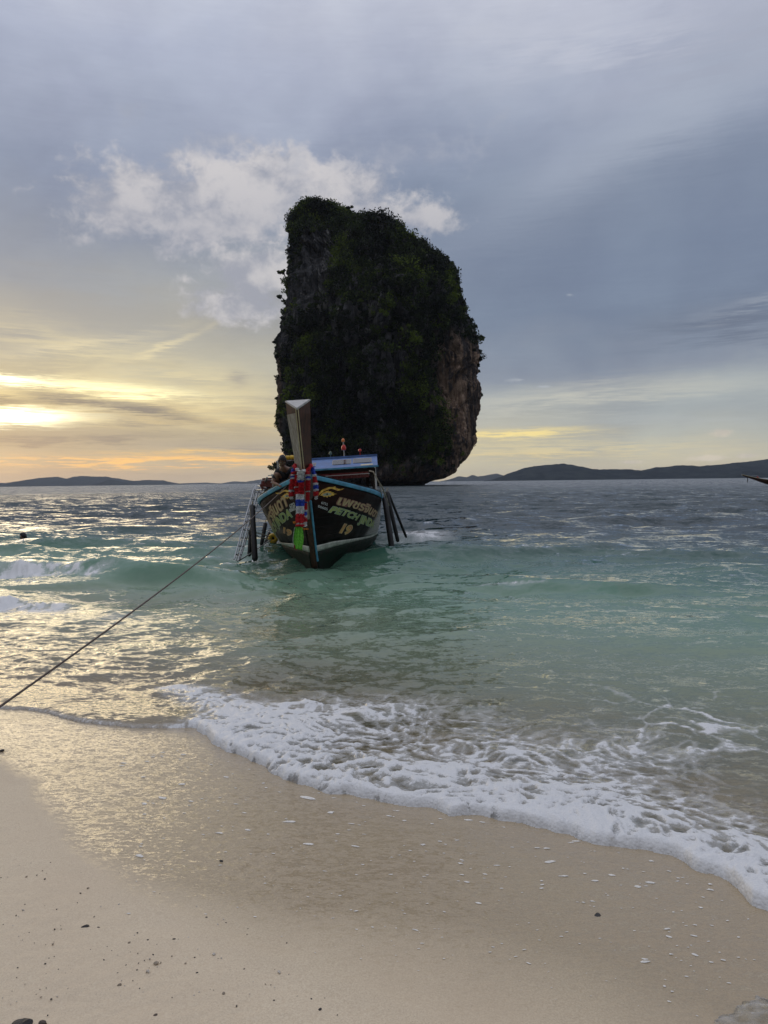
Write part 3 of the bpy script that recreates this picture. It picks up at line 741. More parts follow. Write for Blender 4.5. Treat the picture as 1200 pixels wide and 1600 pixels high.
# scrub rooted on ledges and slopes of the islet
nv = len(zz) * len(ang)
Vg = V[:nv].reshape(len(zz), len(ang), 3)
vis = (AA > math.pi * 0.96) & (AA < math.pi * 2.04)
mask = fbm(bx * 0.05, by * 0.05, ZZ * 0.042, 3, 0.5)
prb = smooth(mask + (fbm(bx * 0.25, by * 0.2, ZZ * 0.12, 2) - 0.5) * 0.22, 0.40, 0.43)
def gz(px, py, sx, sy):
    q = at(px, py, RY); return np.exp(-((BX - q.x) / (sx / 3.87)) ** 2 - ((BZ - q.z) / (sy / 3.87)) ** 2)
bare = 1.5 * gz(498, 430, 34, 90) + 1.3 * gz(722, 640, 42, 110) + 0.8 * gz(434, 650, 14, 90) + 0.9 * gz(640, 735, 60, 18) + gz(478, 665, 24, 60) + 0.8 * gz(690, 585, 36, 60)
more = 0.5 * gz(590, 640, 90, 70) + 0.5 * gz(640, 440, 60, 70) + 0.4 * gz(470, 545, 40, 50) + 0.7 * gz(740, 525, 22, 26) + 0.8 * gz(575, 470, 50, 85) + 0.7 * gz(650, 510, 50, 80) + 0.5 * gz(540, 600, 60, 60)
prb = np.clip(prb * (1 - np.clip(bare, 0, 1)) + more * 0.9 * (1 - np.clip(bare, 0, 1)), 0, 1) * smooth(BZ, 4, 9)
prb = prb * (1 - 0.8 * side * (ux < 0)) * (1 - 0.45 * side * (ux > 0))
prb = prb * vis; prb[-12:] *= 0.6
w = prb.ravel(); w = w / w.sum()
rs = np.random.RandomState(3)
pick = rs.choice(nv, 5000, p=w, replace=False)
Cc = V[pick].copy(); nn = np.stack([nxn.ravel()[pick], nyn.ravel()[pick], np.full(len(pick), 0.35)], -1)
rad0 = (0.9 + 2.9 * rs.rand(len(pick)) ** 2.0) * (1 - 0.5 * side.ravel()[pick])
Cc += nn * (rad0 * 0.35)[:, None]
rad = np.stack([rad0, rad0, rad0 * 0.85], -1)
tnt = np.clip(fbm(Cc[:, 0] * 0.11, Cc[:, 1] * 0.11, Cc[:, 2] * 0.11 + 7, 3) * 2.0 - 0.68 + (rs.rand(len(pick)) - 0.5) * 0.55, 0, 1)
scrub = leaf_cloud('jungle_scrub', Cc, rad, 60, 0.46, tnt, LEAF, None, rs)
tag(scrub, kind='stuff')

BARK = pbr('bark', (0.06, 0.05, 0.04), 0.9, bump=0.3)
def cliff_tree(px, py, Y, h, spread, lean, label, seed, dens=26):
    rs = np.random.RandomState(seed); r = random.Random(seed)
    base = at(px, py + 7, RY - 2 if Y > 290 else Y)
    root = empty('cliff_tree', base); tag(root, label, 'tree', 'trees on the islet')
    top = Vector((lean * h, 0, h * 0.72))
    mb = MB(); mid = top * 0.5 + Vector((lean * -0.6, 0, 0))
    mb.tube([(-lean * 1.2, 1.2, -1.6), (0, 0, 0), mid, top], [0.32, 0.26, 0.18, 0.07], 7)
    Cs, Rs = [], []
    for i in range(9):
        a = r.uniform(0, 6.28); q = r.uniform(0.35, 1.0)
        e = top + Vector((math.cos(a) * spread * q, math.sin(a) * spread * q * 0.8, r.uniform(-0.30, 0.26) * h))
        s0 = mid.lerp(top, r.random()); mb.tube([s0, s0.lerp(e, 0.55) + Vector((0, 0, 0.3)), e], [0.11, 0.07, 0.03], 5)
        Cs.append(tuple(e)); q2 = spread * r.uniform(0.26, 0.42); Rs.append((q2, q2, q2 * 0.6))
    mb.build('trunk', BARK, root)
    leaf_cloud('crown', np.array(Cs), np.array(Rs), dens, 0.42, rs.rand(len(Cs)) * 0.8, LEAF, root, rs)
    return root
cliff_tree(474, 330, 306, 5.4, 3.4, -0.18, 'airy tree leaning out at the top left corner of the rock islet', 21, 60)
cliff_tree(487, 317, 308, 3.4, 2.6, 0.1, 'small round tree on the highest point of the rock islet', 22, 60)
cliff_tree(541, 328, 300, 3.0, 2.2, 0.15, 'dark bush-like tree at the first step down of the islet ridge', 23, 60)
cliff_tree(590, 349, 303, 3.0, 2.8, 0.0, 'low spreading tree on the middle of the islet ridge', 24, 60)
cliff_tree(636, 374, 303, 2.8, 2.4, 0.1, 'low tree on the sloping shoulder right of the islet ridge middle', 25, 60)
cliff_tree(701, 414, 303, 2.8, 2.4, 0.2, 'low tree at the right corner where the islet ridge drops away', 26, 60)
cliff_tree(746, 528, 309, 2.6, 2.2, 0.3, 'small tree clinging to the widest point of the right cliff', 27, 50)
cliff_tree(445, 424, 312, 2.4, 1.8, -0.5, 'small tree jutting from the upper left edge of the islet', 28, 45)
cliff_tree(443, 462, 312, 2.0, 1.4, -0.6, 'tiny tree jutting from the left edge below the upper one', 29, 40)
cliff_tree(436, 733, 285, 4.6, 3.4, -0.25, 'thin leafy tree at the foot of the islet left of the boat prow', 30, 46)

# ------------------------------------------------------------------ far hills
def hill_mat(name, c1, c2, s):
    m, nt, o = new_mat(name)
    b = nt.nodes.new('ShaderNodeBsdfDiffuse'); nt.links.new(b.outputs[0], o.inputs[0])
    geo = nt.nodes.new('ShaderNodeNewGeometry'); P = S(nt, geo.outputs['Position'])
    put(nt, b.inputs[0], mixc(nt, sstep(nt, noise(nt, P, s, 6, 0.65), 0.4, 0.6), c1, c2))
    return m
HM = hill_mat('forest_hill', (0.018, 0.026, 0.034), (0.034, 0.044, 0.050), 0.02)  # bluish tone: part of the distance haze is put into the forest colour
def hill(name, prof, Y, depth, seed, rough=0.10, seg=260, kseg=26):
    "ridge profile traced at distance Y, with real depth behind and in front"
    xs = [at(a_, b_, Y).x for a_, b_ in prof]; zs = [max(at(a_, b_, Y).z, 0) for a_, b_ in prof]
    X = np.linspace(xs[0], xs[-1], seg); h = np.interp(X, xs, zs)
    k = np.linspace(-1, 1, kseg)
    XX, KK = np.meshgrid(X, k)
    hh = np.interp(XX, xs, zs)
    fall = np.clip(1 - np.abs(KK) ** 1.6, 0, 1)
    n = fbm(XX / depth * 3 + seed, KK * 3.0, seed, 4, 0.55)
    n2 = fbm(XX / depth * 26 + seed, KK * 14.0, seed, 3, 0.6)
    zt = hh * fall * (1 + (n - 0.5) * 0.5 * (np.abs(KK) > 0.06)) + (n2 - 0.5) * rough * np.max(zs) * (hh > 1)
    zt = np.where(np.abs(KK) > 0.99, -5, zt); zt[:, 0] = -5; zt[:, -1] = -5
    me = np_mesh(name, np.stack([XX, Y + KK * depth, zt], -1).reshape(-1, 3), grid_faces(kseg, seg), True)
    return tag(link(name, me, HM), kind='structure')
hill('hills', [(770, 752), (785, 745), (800, 739), (820, 731), (845, 727), (872, 725), (893, 727), (915, 731), (935, 734), (955, 733), (975, 733), (1000, 736), (1020, 732), (1045, 729), (1065, 727), (1090, 729), (1115, 727), (1150, 723), (1180, 720), (1215, 716), (1300, 706), (1420, 712), (1600, 730), (1700, 745)], 2900, 330, 3.3, 0.07, 420)
hill('hills', [(1130, 749), (1142, 741), (1155, 737), (1170, 735), (1185, 738), (1215, 742), (1280, 738), (1400, 746)], 2350, 110, 8.1, 0.08)
hill('hills', [(690, 753), (706, 748), (718, 744), (729, 746), (738, 742), (745, 745), (752, 744), (768, 741), (776, 740), (786, 743), (800, 748), (830, 752)], 6500, 500, 5.7, 0.10, 300)
hill('hills', [(-600, 752), (-400, 742), (-200, 748), (-60, 750), (15, 756), (38, 752), (62, 747), (88, 745), (104, 750), (118, 746), (132, 744), (160, 745), (182, 748), (205, 752), (232, 750), (252, 751), (266, 755), (272, 759)], 6800, 600, 1.1, 0.06, 420)
hill('hills', [(150, 760), (160, 754), (172, 749), (186, 752), (205, 757), (215, 760)], 5600, 200, 6.6, 0.06, 120)
hill('hills', [(274, 759), (290, 755), (320, 754), (350, 756), (365, 752), (385, 753), (405, 750), (418, 748), (430, 752), (455, 756)], 9500, 600, 2.5, 0.06, 200)

# ------------------------------------------------------------------ haze: thin sea air round everything
hz = MB().box((0, 5100, 66), (16000, 10900, 146)).build('haze')
m = bpy.data.materials.new('sea_haze'); m.use_nodes = True; nt = m.node_tree; nt.nodes.clear()
o = nt.nodes.new('ShaderNodeOutputMaterial'); pv = nt.nodes.new('ShaderNodeVolumePrincipled')
pv.inputs['Color'].default_value = (0.74, 0.84, 1.0, 1); pv.inputs['Density'].default_value = 0.00005; pv.inputs['Anisotropy'].default_value = 0.35
nt.links.new(pv.outputs[0], o.inputs['Volume']); hz.data.materials.append(m); tag(hz, kind='stuff')
m.cycles.homogeneous_volume = True
# ------------------------------------------------------------------ long-tail boat, bow to the beach
S0 = ground(491, 881, 0.0)
BOAT = empty('longtail_boat', (S0.x, S0.y, 0), (0, R(-3.0), R(0.6)))
tag(BOAT, 'dark wooden long-tail boat with tall prow, blue gunwale and ribbons, before the rock islet', 'boat')
bpy.context.view_layer.update()
BM = Matrix.Translation((S0.x, S0.y, 0)) @ Euler((0, R(-3.0), R(0.6))).to_matrix().to_4x4(); BI = BM.inverted()
BL = 12.5
def fa(z): return float(np.interp(z, [-0.6, -0.3, 0, 0.45, 0.9, 1.3, 1.7, 2.1, 2.5, 2.9, 3.3], [0.75, 0.28, 0, -0.26, -0.46, -0.62, -0.78, -0.92, -1.05, -1.16, -1.26]))
def Bm(z): return float(np.interp(z, [-0.6, -0.3, 0, 0.5, 1.0, 1.4, 1.9], [0.5, 1.02, 1.28, 1.40, 1.46, 1.50, 1.52]))
def Lr(z): return float(np.interp(z, [-0.6, 0, 0.5, 1.0, 1.4, 1.9], [7.0, 6.0, 5.0, 4.1, 3.6, 3.4]))
def zg(a): return float(np.interp(a, [-0.9, -0.5, 0, 0.75, 1.5, 2.3, 3, 4, 5.5, 8, 12.5], [1.80, 1.72, 1.62, 1.49, 1.39, 1.29, 1.22, 1.15, 1.10, 1.10, 1.2]))
def hb(a, z):
    q = min(max((a - fa(z)) / Lr(z), 0), 1)
    g = 1 - (1 - q) ** 1.75
    t = 1 - 0.30 * max(0, (a - 8) / 4.5) ** 2
    return (0.055 + (Bm(z) - 0.055) * g) * t
def hull_pt(side, a, z, off=0.0):
    b = hb(a, z)
    if off:
        e = 0.03
        da = (hb(a + e, z) - hb(a - e, z)) / (2 * e); dz_ = (hb(a, z + e) - hb(a, z - e)) / (2 * e)
        n = Vector((1, -da, -dz_)).normalized() * off
        return Vector((side * (b + n.x), a + n.y, z + n.z))
    return Vector((side * b, a, z))
us = np.concatenate([np.linspace(0, 0.35, 34, endpoint=False), np.linspace(0.35, 1, 22)])
def band(name, zlo, zhi, mat, nv_=8, off=0.0, parent=BOAT, closed=0.0, u0=0.0, u1=1.0):
    "strip of hull surface between two height curves, both sides; closed > 0 gives it thickness"
    mb = MB()
    uu_ = [u for u in us if u0 <= u <= u1]
    for side in (-1, 1):
        layers = [off] if not closed else [off, off - closed]
        grids = []
        for of in layers:
            g = []
            for u_ in uu_:
                an = -0.85 + u_ * (BL + 0.85)
                for k in range(nv_ + 1):
                    z = zlo(an) + (zhi(an) - zlo(an)) * k / nv_
                    a = fa(z) + u_ * (BL - fa(z))
                    g.append(hull_pt(side, a, z, of))
            grids.append(g)
        n = nv_ + 1; mN = len(uu_)
        fs = [(i * n + k, (i + 1) * n + k, (i + 1) * n + k + 1, i * n + k + 1) for i in range(mN - 1) for k in range(nv_)]
        if closed:
            V_ = grids[0] + grids[1]; o2 = len(grids[0])
            fs2 = [tuple(x + o2 for x in f[::-1]) for f in fs]
            rim = [(i * n + kk, (i + 1) * n + kk, (i + 1) * n + kk + o2, i * n + kk + o2) for i in range(mN - 1) for kk in (0, nv_)]
            ends = [(i * n + k, i * n + k + 1, i * n + k + 1 + o2, i * n + k + o2) for i in (0, mN - 1) for k in range(nv_)]
            mb.add(V_, fs + fs2 + rim + ends)
        else: mb.add(grids[0], fs)
    return mb.build(name, mat, parent, True)
def zs_hi(a): return float(np.interp(a, [-0.9, 0, 1.2, 3, 6, 12.5], [0.38, 0.39, 0.33, 0.24, 0.19, 0.19]))
def zs_lo(a): return float(np.interp(a, [-0.9, 0, 0.6, 1.4, 3, 6, 12.5], [0.25, 0.27, 0.265, 0.255, 0.20, 0.16, 0.16]))

# varnished planking, with pale reflected light painted in farther aft
m, nt, o = new_mat('dark_varnished_planks')
b = nt.nodes.new('ShaderNodeBsdfPrincipled'); nt.links.new(b.outputs[0], o.inputs[0])
t = nt.nodes.new('ShaderNodeTexCoord'); P = S(nt, t.outputs['Object']); x, y, z = sep(nt, P)
g1 = noise(nt, comb(nt, x * 1.5, y * 1.2, z * 16), 1.0, 6, 0.65); g2 = noise(nt, P, 2.2, 5, 0.6); g3 = noise(nt, P, 30, 4, 0.6)
c = mixc(nt, sstep(nt, g1, 0.35, 0.65), (0.004, 0.0025, 0.002), (0.012, 0.006, 0.004))
c = mixc(nt, sstep(nt, z + (g2 - 0.5) * 0.3, 0.95, 1.5), c, mixc(nt, g1, (0.015, 0.004, 0.003), (0.040, 0.011, 0.007)))
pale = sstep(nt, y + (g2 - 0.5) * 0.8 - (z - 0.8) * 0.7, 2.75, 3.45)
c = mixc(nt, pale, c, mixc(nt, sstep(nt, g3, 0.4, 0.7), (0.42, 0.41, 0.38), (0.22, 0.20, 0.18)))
sea_ = mathn(nt, 'ABSOLUTE', mathn(nt, 'FRACT', z / 0.19 + y * 0.06) - 0.5)
c = mixc(nt, sstep(nt, sea_, 0.47, 0.495, 0, 0.6), c, (0.006, 0.004, 0.004))
put(nt, b.inputs['Base Color'], c); put(nt, b.inputs['Roughness'], sstep(nt, g2, 0.3, 0.7, 0.4, 0.6)); b.inputs['Specular IOR Level'].default_value = 0.06
bp = nt.nodes.new('ShaderNodeBump'); bp.inputs['Strength'].default_value = 0.5; bp.inputs['Distance'].default_value = 0.012
put(nt, bp.inputs['Height'], sstep(nt, sea_, 0.44, 0.5, 1, 0) + g1 * 0.15); nt.links.new(bp.outputs[0], b.inputs['Normal'])
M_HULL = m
M_BOTTOM = pbr('green_antifouling', (0.006, 0.020, 0.012), 0.7, var=0.5, scale=5, col2=(0.012, 0.012, 0.008), spec=0.1)
M_STRIPE = pbr('chalky_white_paint', (0.50, 0.52, 0.46), 0.6, var=0.25, scale=6, col2=(0.30, 0.32, 0.26))
M_BLUE = pbr('sky_blue_paint', (0.10, 0.36, 0.54), 0.5, var=0.3, scale=5, col2=(0.06, 0.22, 0.36))
M_DARK = pbr('dark_wood', (0.018, 0.010, 0.007), 0.65, spec=0.15, var=0.5, scale=6, stretch=(1, 0.3, 4), bump=0.3)
M_PROW = pbr('red_brown_wood', (0.085, 0.032, 0.018), 0.42, var=0.5, scale=7, stretch=(3, 3, 0.5), bump=0.3, col2=(0.035, 0.014, 0.009))
M_GREYW = pbr('grey_wood', (0.34, 0.31, 0.27), 0.5, var=0.4, scale=9, stretch=(3, 3, 0.4), bump=0.4, col2=(0.17, 0.14, 0.115))
M_CREAM = pbr('cream_trim', (0.55, 0.48, 0.30), 0.5, var=0.2, scale=8)
M_CAP = pbr('brushed_metal_plate', (0.42, 0.41, 0.39), 0.42, metal=0.5, var=0.2, scale=14, bump=0.2)
M_CRIM = pbr('crimson_gloss', (0.12, 0.010, 0.012), 0.28, var=0.35, scale=6)
M_WHITE = pbr('white_gloss', (0.62, 0.62, 0.60), 0.35, var=0.15, scale=10)
M_STEEL = pbr('galvanised_tube', (0.40, 0.41, 0.42), 0.38, metal=0.7, var=0.25, scale=20)
M_RUBBER = pbr('black_rubber', (0.010, 0.010, 0.011), 0.62, var=0.4, scale=12, bump=0.3)
M_ROPE = pbr('weathered_rope', (0.40, 0.35, 0.26), 0.85, var=0.4, scale=60, bump=0.8, bscale=240)
M_ROPED = pbr('brown_mooring_rope', (0.13, 0.10, 0.085), 0.85, var=0.4, scale=60, bump=0.8, bscale=240)
M_CANV = pbr('blue_canvas', (0.10, 0.18, 0.38), 0.55, var=0.3, scale=4, bump=0.3, col2=(0.06, 0.12, 0.28))
M_GLASS = pbr('dark_window', (0.010, 0.012, 0.016), 0.12, var=0.1)
M_YEL = pbr('yellow_foam_float', (0.62, 0.40, 0.03), 0.5, var=0.25, scale=12)

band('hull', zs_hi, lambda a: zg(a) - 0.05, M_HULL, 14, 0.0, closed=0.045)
band('hull_bottom', lambda a: -0.55, zs_lo, M_BOTTOM, 8, 0.0, closed=0.045)
band('boot_stripe', zs_lo, zs_hi, M_STRIPE, 3, 0.003, closed=0.045)
band('gunwale', lambda a: zg(a) - 0.052, lambda a: zg(a) + 0.035, M_BLUE, 4, 0.032, closed=0.11)
band('cap_rail', lambda a: zg(a) + 0.0355, lambda a: zg(a) + 0.062, M_DARK, 1, 0.012, closed=0.12)
# transom, keel, foredeck and sole
mb = MB(); pts = [hull_pt(1, BL - 0.01, z) for z in np.linspace(-0.55, 1.2, 10)] + [hull_pt(-1, BL - 0.01, z) for z in np.linspace(1.2, -0.55, 10)]
mb.add(pts, [tuple(range(len(pts)))]); mb.build('transom', M_DARK, BOAT)
mb = MB(); vs = []
for u_ in np.linspace(0.0, 1, 30): vs += [Vector((s_ * (hb(max(u_ * BL, fa(-0.55)), -0.55)), max(u_ * BL + 0.6 * (1 - u_), 0.6) if u_ < 1 else BL, -0.552)) for s_ in (-1, 1)]
mb.add(vs, [(2 * i, 2 * i + 1, 2 * i + 3, 2 * i + 2) for i in range(29)]); mb.build('keel', M_BOTTOM, BOAT)
for k in range(9):                                                  # foredeck planks, side by side
    mb = MB(); w_ = 0.155
    vs = []
    a0 = -0.55
    aa_ = [a_ for a_ in np.linspace(-0.55, 1.75, 24) if hb(a_, zg(a_) - 0.12) - 0.06 > abs((k - 4) * 0.165) + w_ / 2]
    if len(aa_) < 2: continue
    for a_ in aa_:
        zd = zg(a_) - 0.115 - (0.0 if a_ > -0.3 else 0)
        for dxp, dzp in ((-w_ / 2, 0), (w_ / 2, 0), (w_ / 2, -0.03), (-w_ / 2, -0.03)): vs.append(Vector(((k - 4) * 0.165 + dxp, a_, zd + dzp)))
    n = len(aa_)
    mb.add(vs, [(4 * i + q, 4 * i + (q + 1) % 4, 4 * i + 4 + (q + 1) % 4, 4 * i + 4 + q) for i in range(n - 1) for q in range(4)] + [(3, 2, 1, 0), tuple(4 * (n - 1) + q for q in range(4))])
    mb.build('deck_plank', M_DARK, BOAT)
mb = MB(); vs = []; n = 24
for a_ in np.linspace(0.4, BL - 0.1, n): vs += [Vector((s_ * (hb(a_, 0.30) - 0.06), a_, 0.30)) for s_ in (-1, 1)]
mb.add(vs, [(2 * i, 2 * i + 1, 2 * i + 3, 2 * i + 2) for i in range(n - 1)]); mb.build('sole', M_DARK, BOAT)
for a_ in (2.1, 3.6, 5.0, 6.4):                                     # thwarts
    MB().box((0, a_, 0.80), (2 * hb(a_, 0.8) - 0.12, 0.28, 0.04)).build('bench', M_DARK, BOAT)

# stem and prow: triangular timber, apex forward
def wp(z): return float(np.interp(z, [-0.5, 0.3, 1.2, 1.7, 2.2, 2.7, 3.25], [0.05, 0.06, 0.105, 0.155, 0.165, 0.20, 0.245]))
def dpz(z): return float(np.interp(z, [-0.5, 0.3, 1.2, 1.7, 3.25], [0.03, 0.05, 0.09, 0.13, 0.17]))
ZT = 3.13
prow_r = MB(); prow_l = MB(); stem_v = []
zsl = list(np.linspace(0.9, ZT - 0.10, 26))
# right face, left face and back as one solid
vs = []
for i, z in enumerate(zsl):
    top = (i == len(zsl) - 1)
    a = fa(z)
    vs += [Vector((0, a - dpz(z), z)), Vector((wp(z), a + 0.10, z + (0.15 if top else 0))), Vector((-wp(z), a + 0.10, z + (0.15 if top else 0)))]
n = len(zsl)
mbp = MB().add(vs, [(3 * i + q, 3 * i + (q + 1) % 3, 3 * i + 3 + (q + 1) % 3, 3 * i + 3 + q) for i in range(n - 1) for q in range(3)] + [(2, 1, 0)])
prow = mbp.build('prow', M_PROW, BOAT)
e = 3 * (n - 1)
cap = MB().add([vs[e] + Vector((0, -0.035, -0.05)), vs[e + 1] + Vector((0.025, 0.02, 0)), vs[e + 2] + Vector((-0.025, 0.02, 0)),
                vs[e] + Vector((0, -0.04, -0.01)), vs[e + 1] + Vector((0.025, 0.02, 0.035)), vs[e + 2] + Vector((-0.025, 0.02, 0.035))],
               [(0, 1, 2), (5, 4, 3), (0, 3, 4, 1), (1, 4, 5, 2), (2, 5, 3, 0)])
capo = cap.build('cap_plate', M_CAP, prow)
bmc = bmesh.new(); bmc.from_mesh(capo.data); bmesh.ops.bevel(bmc, geom=bmc.edges[:], offset=0.012, segments=2, affect='EDGES'); bmc.to_mesh(capo.data); bmc.free()
# grey board on the left face, the sunset glow put into its colour
vs2 = []
for z in zsl[8:-1]:
    a = fa(z); A = Vector((0, a - dpz(z), z)); B_ = Vector((-wp(z), a + 0.10, z)); nrm = Vector((-0.10 - dpz(z), -wp(z), 0)).normalized() * 0.012
    p0, p1 = A.lerp(B_, 0.14) + nrm, A.lerp(B_, 0.99) + nrm; vs2 += [p0, p1, p1 - nrm * 0.8, p0 - nrm * 0.8]
n2_ = len(vs2) // 4
MB().add(vs2, [(4 * i + q, 4 * i + (q + 1) % 4, 4 * i + 4 + (q + 1) % 4, 4 * i + 4 + q) for i in range(n2_ - 1) for q in range(4)] + [(3, 2, 1, 0), tuple(4 * (n2_ - 1) + q for q in range(4))]).build('lit_side_board', M_GREYW, prow)
for s_ in (-1, 1):
    MB().tube([Vector((s_ * 0.022, fa(z) - dpz(z) - 0.004, z)) for z in zsl[8:]], 0.0085, 6).build('trim', M_CREAM, prow)
# stem timber below and its blue edge line
vs = []
zz_ = list(np.linspace(-0.5, 0.93, 20))
for z in zz_:
    a = fa(z); vs += [Vector((-0.055, a - dpz(z), z)), Vector((0.055, a - dpz(z), z)), Vector((wp(z), a + 0.12, z)), Vector((-wp(z), a + 0.12, z))]
n = len(zz_)
stem = MB().add(vs, [(4 * i + q, 4 * i + (q + 1) % 4, 4 * i + 4 + (q + 1) % 4, 4 * i + 4 + q) for i in range(n - 1) for q in range(4)] + [(3, 2, 1, 0), tuple(4 * (n - 1) + q for q in range(4))]).build('stem', M_PROW, BOAT)
MB().tube([Vector((0.075, fa(z) - dpz(z) + 0.02, z)) for z in np.linspace(0.06, 1.30, 20)], 0.022, 6).build('edge_line', M_BLUE, stem)
MB().tube([Vector((0, fa(z) - dpz(z) - 0.004, z)) for z in np.linspace(0.95, 1.5, 8)], 0.028, 6).build('nose_strip', M_GREYW, stem)

# crimson crossbeam with pale piping, on two posts
cb = MB().box((-0.05, 2.55, 1.80), (2.50, 0.26, 0.085)).box((-0.05, 2.45, 1.735), (2.52, 0.05, 0.05)).build('crossbeam', M_CRIM, BOAT)
MB().box((-0.05, 2.415, 1.795), (2.56, 0.012, 0.012)).build('piping', M_WHITE, cb)
MB().box((-1.12, 2.50, 1.69), (0.42, 0.22, 0.13), (0, 0.12, 0)).box((-1.30, 2.50, 1.64), (0.10, 0.2, 0.16), (0, -0.35, 0)).build('bracket', M_CRIM, cb)
for s_ in (-1, 1):
    MB().box((s_ * 1.16, 2.62, 1.50), (0.06, 0.10, 0.56)).build('post', M_DARK, BOAT)
    MB().add([hull_pt(s_, 2.5, zg(2.5)) + Vector((-s_ * 0.06, 0, 0)), hull_pt(s_, 7.9, zg(7.9)) + Vector((-s_ * 0.06, 0, 0)), Vector((s_ * 1.24, 7.9, 1.62)), Vector((s_ * 1.24, 2.5, 1.74)),
              hull_pt(s_, 2.5, zg(2.5)) + Vector((-s_ * 0.10, 0, 0)), hull_pt(s_, 7.9, zg(7.9)) + Vector((-s_ * 0.10, 0, 0)), Vector((s_ * 1.20, 7.9, 1.62)), Vector((s_ * 1.20, 2.5, 1.74))],
             [(0, 1, 2, 3), (7, 6, 5, 4), (0, 3, 7, 4), (1, 5, 6, 2), (3, 2, 6, 7), (0, 4, 5, 1)]).build('side_curtain', M_DARK, BOAT)
# canopy: sloping windscreen in front, flat roof behind
def rp_(x, s_): return Vector((x, 8.0 + 1.1 * s_, 2.10 + 0.335 * s_))
canopy = MB().box((0.15, 10.6, 2.46), (2.62, 3.1, 0.05)).build('canopy', M_CANV, BOAT)
def panel(x0, x1, s0, s1, dz0, dz1, name, mat, par):
    A = [rp_(x0, s0), rp_(x1, s0), rp_(x1, s1), rp_(x0, s1)]; n = Vector((0, -0.335, 1.1)).normalized()
    MB().add([q + n * dz1 for q in A] + [q + n * dz0 for q in A], [(0, 1, 2, 3), (7, 6, 5, 4), (0, 4, 5, 1), (1, 5, 6, 2), (2, 6, 7, 3), (3, 7, 4, 0)]).build(name, mat, par)
ws = empty('windscreen'); ws.parent = BOAT
panel(-1.18, 1.45, 0.0, 1.0, -0.03, 0.0, 'panel', M_CANV, ws)
def win(x0, x1, s0, s1, cols):
    panel(x0, x1, s0, s1, 0.004, 0.010, 'window', M_GREYW, ws)
    w_ = (x1 - x0 - 0.03 * (cols + 1)) / cols
    for i in range(cols): panel(x0 + 0.02 + i * (w_ + 0.03), x0 + 0.04 + i * (w_ + 0.03) + w_, s0 - 0.02, s1 - 0.06, 0.0125, 0.016, 'pane', M_GLASS, ws)
win(-1.12, -0.50, 0.28, 0.62, 1); win(0.02, 0.62, 0.30, 0.78, 4); win(0.68, 1.27, 0.34, 0.80, 1)
panel(0.92, 1.30, 0.04, 0.16, 0.004, 0.010, 'vent_strip', M_CREAM, ws)
MB().box((0.135, 7.97, 2.075), (2.68, 0.04, 0.05)).build('front_rail', M_BLUE, BOAT)
for (xx, yy) in ((-1.13, 8.05), (1.36, 8.05), (-1.08, 12.0), (1.30, 12.0)):
    MB().tube([(xx, yy, 0.9), (xx, yy, 2.08 if yy < 9 else 2.42)], 0.028, 8).build('canopy_post', M_WHITE if yy < 9 else M_DARK, BOAT)
MB().box((0.12, 8.02, 1.93), (2.5, 0.03, 0.18)).build('rolled_screen', M_DARK, BOAT)
# lamps on the roof
M_ORG = pbr('orange_lamp_lens', (0.75, 0.20, 0.04), 0.3, var=0.1); M_RED = pbr('red_lamp_lens', (0.55, 0.03, 0.02), 0.3, var=0.1); M_GRN = pbr('green_lamp_lens', (0.10, 0.16, 0.12), 0.3)
lm = MB().tube([(0.37, 9.6, 2.48), (0.37, 9.6, 3.02)], 0.018, 8).build('lamp_mast', M_STEEL, BOAT)
def lathe(mb, c, prof, n=12):
    vs = [Vector(c) + Vector((r * math.cos(6.2832 * k / n), r * math.sin(6.2832 * k / n), z)) for (r, z) in prof for k in range(n)]
    return mb.add(vs, [(i * n + k, i * n + (k + 1) % n, (i + 1) * n + (k + 1) % n, (i + 1) * n + k) for i in range(len(prof) - 1) for k in range(n)] + [tuple(range(n))[::-1], tuple((len(prof) - 1) * n + k for k in range(n))])
lathe(MB(), (0.37, 9.6, 2.70), [(0.05, 0), (0.075, 0.02), (0.08, 0.08), (0.06, 0.15), (0.03, 0.18)]).build('red_lamp', M_RED, lm)
lathe(MB(), (0.37, 9.6, 2.97), [(0.035, 0), (0.05, 0.02), (0.05, 0.08), (0.02, 0.12)]).build('orange_lamp', M_ORG, lm)
l2_ = lathe(MB().tube([(0.90, 9.6, 2.48), (0.90, 9.6, 2.64)], 0.014, 6), (0.90, 9.6, 2.62), [(0.03, 0), (0.055, 0.02), (0.05, 0.07), (0.02, 0.09)]).build('side_lamp', M_RED, BOAT)
l3_ = lathe(MB().tube([(-0.08, 9.6, 2.48), (-0.08, 9.6, 2.60)], 0.014, 6), (-0.08, 9.6, 2.58), [(0.03, 0), (0.05, 0.02), (0.04, 0.08), (0.015, 0.11)]).build('side_lamp', M_GRN, BOAT)
# little steel bow rail on the left
rl = MB()
for xx, yy in ((-0.86, 0.95), (-0.62, 0.75)): rl.tube([(xx, yy, zg(yy) - 0.02), (xx, yy, 1.90)], 0.014, 6)
rl.tube([(-0.95, 1.0, 1.87), (-0.58, 0.72, 1.87)], 0.012, 6).tube([(-0.90, 0.97, 1.72), (-0.60, 0.73, 1.72)], 0.010, 6)
rl.build('bow_rail', M_STEEL, BOAT)

